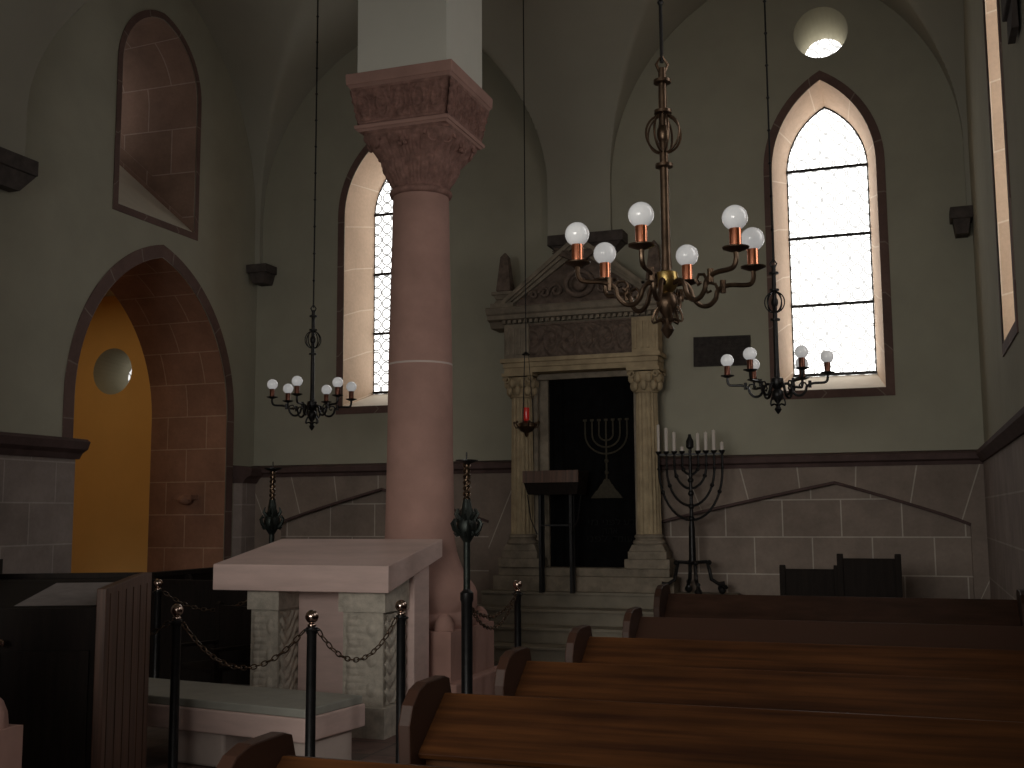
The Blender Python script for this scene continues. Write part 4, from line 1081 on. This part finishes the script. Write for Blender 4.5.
def chain(a, b, sag, label):
    a, b = Vector(a), Vector(b); L = (b - a).length; n = max(8, int(L * 1.06 / .043))
    P = [a.lerp(b, i / n) + Vector((0, 0, -sag * 4 * (i / n) * (1 - i / n))) for i in range(n + 1)]
    mb = MB()
    for i in range(n):
        p, q = P[i], P[i + 1]; t = (q - p).normalized(); side = t.cross(Vector((0, 0, 1))).normalized(); up = side.cross(t)
        w = side if i % 2 else up; c = (p + q) / 2; hl = (q - p).length * .5 + .006
        pts = []
        for k in range(12):
            th = 2 * pi * k / 12; pts.append(c + t * (hl * cos(th)) + w * (.014 * sin(th)))
        mb.tube(pts, .0042, 5, True)
    o = mb.build('barrier_chain', 'bronze', None, smooth=2); off = a
    me = o.data
    for v in me.vertices: v.co -= off
    o.location = a; tag(o, label, 'chain', 'chains of the barrier')
    return o
zc = .975
def ends(p, q, r=.05):
    d = (Vector(q) - Vector(p)).normalized() * r
    return (p[0] + d.x, p[1] + d.y, zc), (q[0] - d.x, q[1] - d.y, zc)
pa, pb, pc, pd_, pe = [Vector((*p[0],)) for p in posts]
F1 = Vector((-3.13, 7.81)); F2 = Vector((-5.68, 9.25))
def ch_(p, q, sag, lab, r=.05): a, b = ends(p, q, r); chain(a, b, sag, lab)
ch_(pb, pa, .25, 'iron chain sagging between the cabinet-side post and the nearest post')
ch_(pa, pc, .22, 'iron chain between the nearest post and the post at the table corner')
ch_(F1, pd_, .22, 'iron chain hanging lower between the floor candlestick and the post by the steps')
ch_(F1, pd_, .13, 'iron chain hanging higher between the floor candlestick and the post by the steps', .04)
ch_(pb, Vector((-5.9, 5.9)), .22, 'iron chain running left from the cabinet-side post behind the cabinet')
ch_(pe, F2, .18, 'iron chain in shadow between the far post and the left floor candlestick')
a, b2 = ends(F1, Vector((-3.60, 8.92)), .05); chain(a, (b2[0], b2[1], .93), .10, 'iron chain between the floor candlestick and the column base')
o = copy_tree(p0); o.location = (-5.9, 5.9, 0); tag(o, 'barrier post hidden behind the dark cabinet', 'barrier post', 'posts of the chain barrier')

# ------------------------------------------------------------------ camera, light, world
cam_d = bpy.data.cameras.new('camera'); cam = bpy.data.objects.new('camera', cam_d); COL.objects.link(cam)
YAW, PIT, ROL, F = R(19.5), R(6.6), R(.35), 1120.0
f = Vector((-sin(YAW) * cos(PIT), cos(YAW) * cos(PIT), sin(PIT))); r = Vector((cos(YAW), sin(YAW), 0)); u = r.cross(f)
r2 = r * cos(ROL) - u * sin(ROL); u2 = r * sin(ROL) + u * cos(ROL)
mt = Matrix((r2, u2, -f)).transposed().to_4x4(); mt.translation = Vector((0, 0, 1.65))
cam.matrix_world = mt
cam_d.sensor_fit = 'HORIZONTAL'; cam_d.sensor_width = 36; cam_d.lens = F / 1024 * 36; cam_d.clip_start = .05; cam_d.clip_end = 200
sc.camera = cam

def area(name, loc, rot, sx, sy, power, col=(1, 1, 1)):
    l = bpy.data.lights.new(name, 'AREA'); l.shape = 'RECTANGLE'; l.size = sx; l.size_y = sy; l.energy = power; l.color = col
    o = bpy.data.objects.new(name, l); COL.objects.link(o); o.location = loc; o.rotation_euler = rot; return o
# warm lamp in the annex, hanging under its ceiling out of sight of the doorway
area('annex_lamp', (-11.6, 11.6, 5.05), (0, 0, 0), 2.0, 3.0, 20, (1, .75, .43))
# daylight from the windows of the rear wall, behind the viewer
rl = area('rear_window_light', (-3.0, -1.8, 2.6), (R(85), 0, 0), 5.0, 2.0, 44, (1, .97, .88)); rl.data.spread = R(62)
w = bpy.data.worlds.new('world'); sc.world = w; w.use_nodes = True
bg = w.node_tree.nodes['Background']; bg.inputs[0].default_value = (1, .975, .90, 1); bg.inputs[1].default_value = .27
sc.view_settings.view_transform = 'Standard'
sc.view_settings.look = 'None'
sc.view_settings.exposure = 0
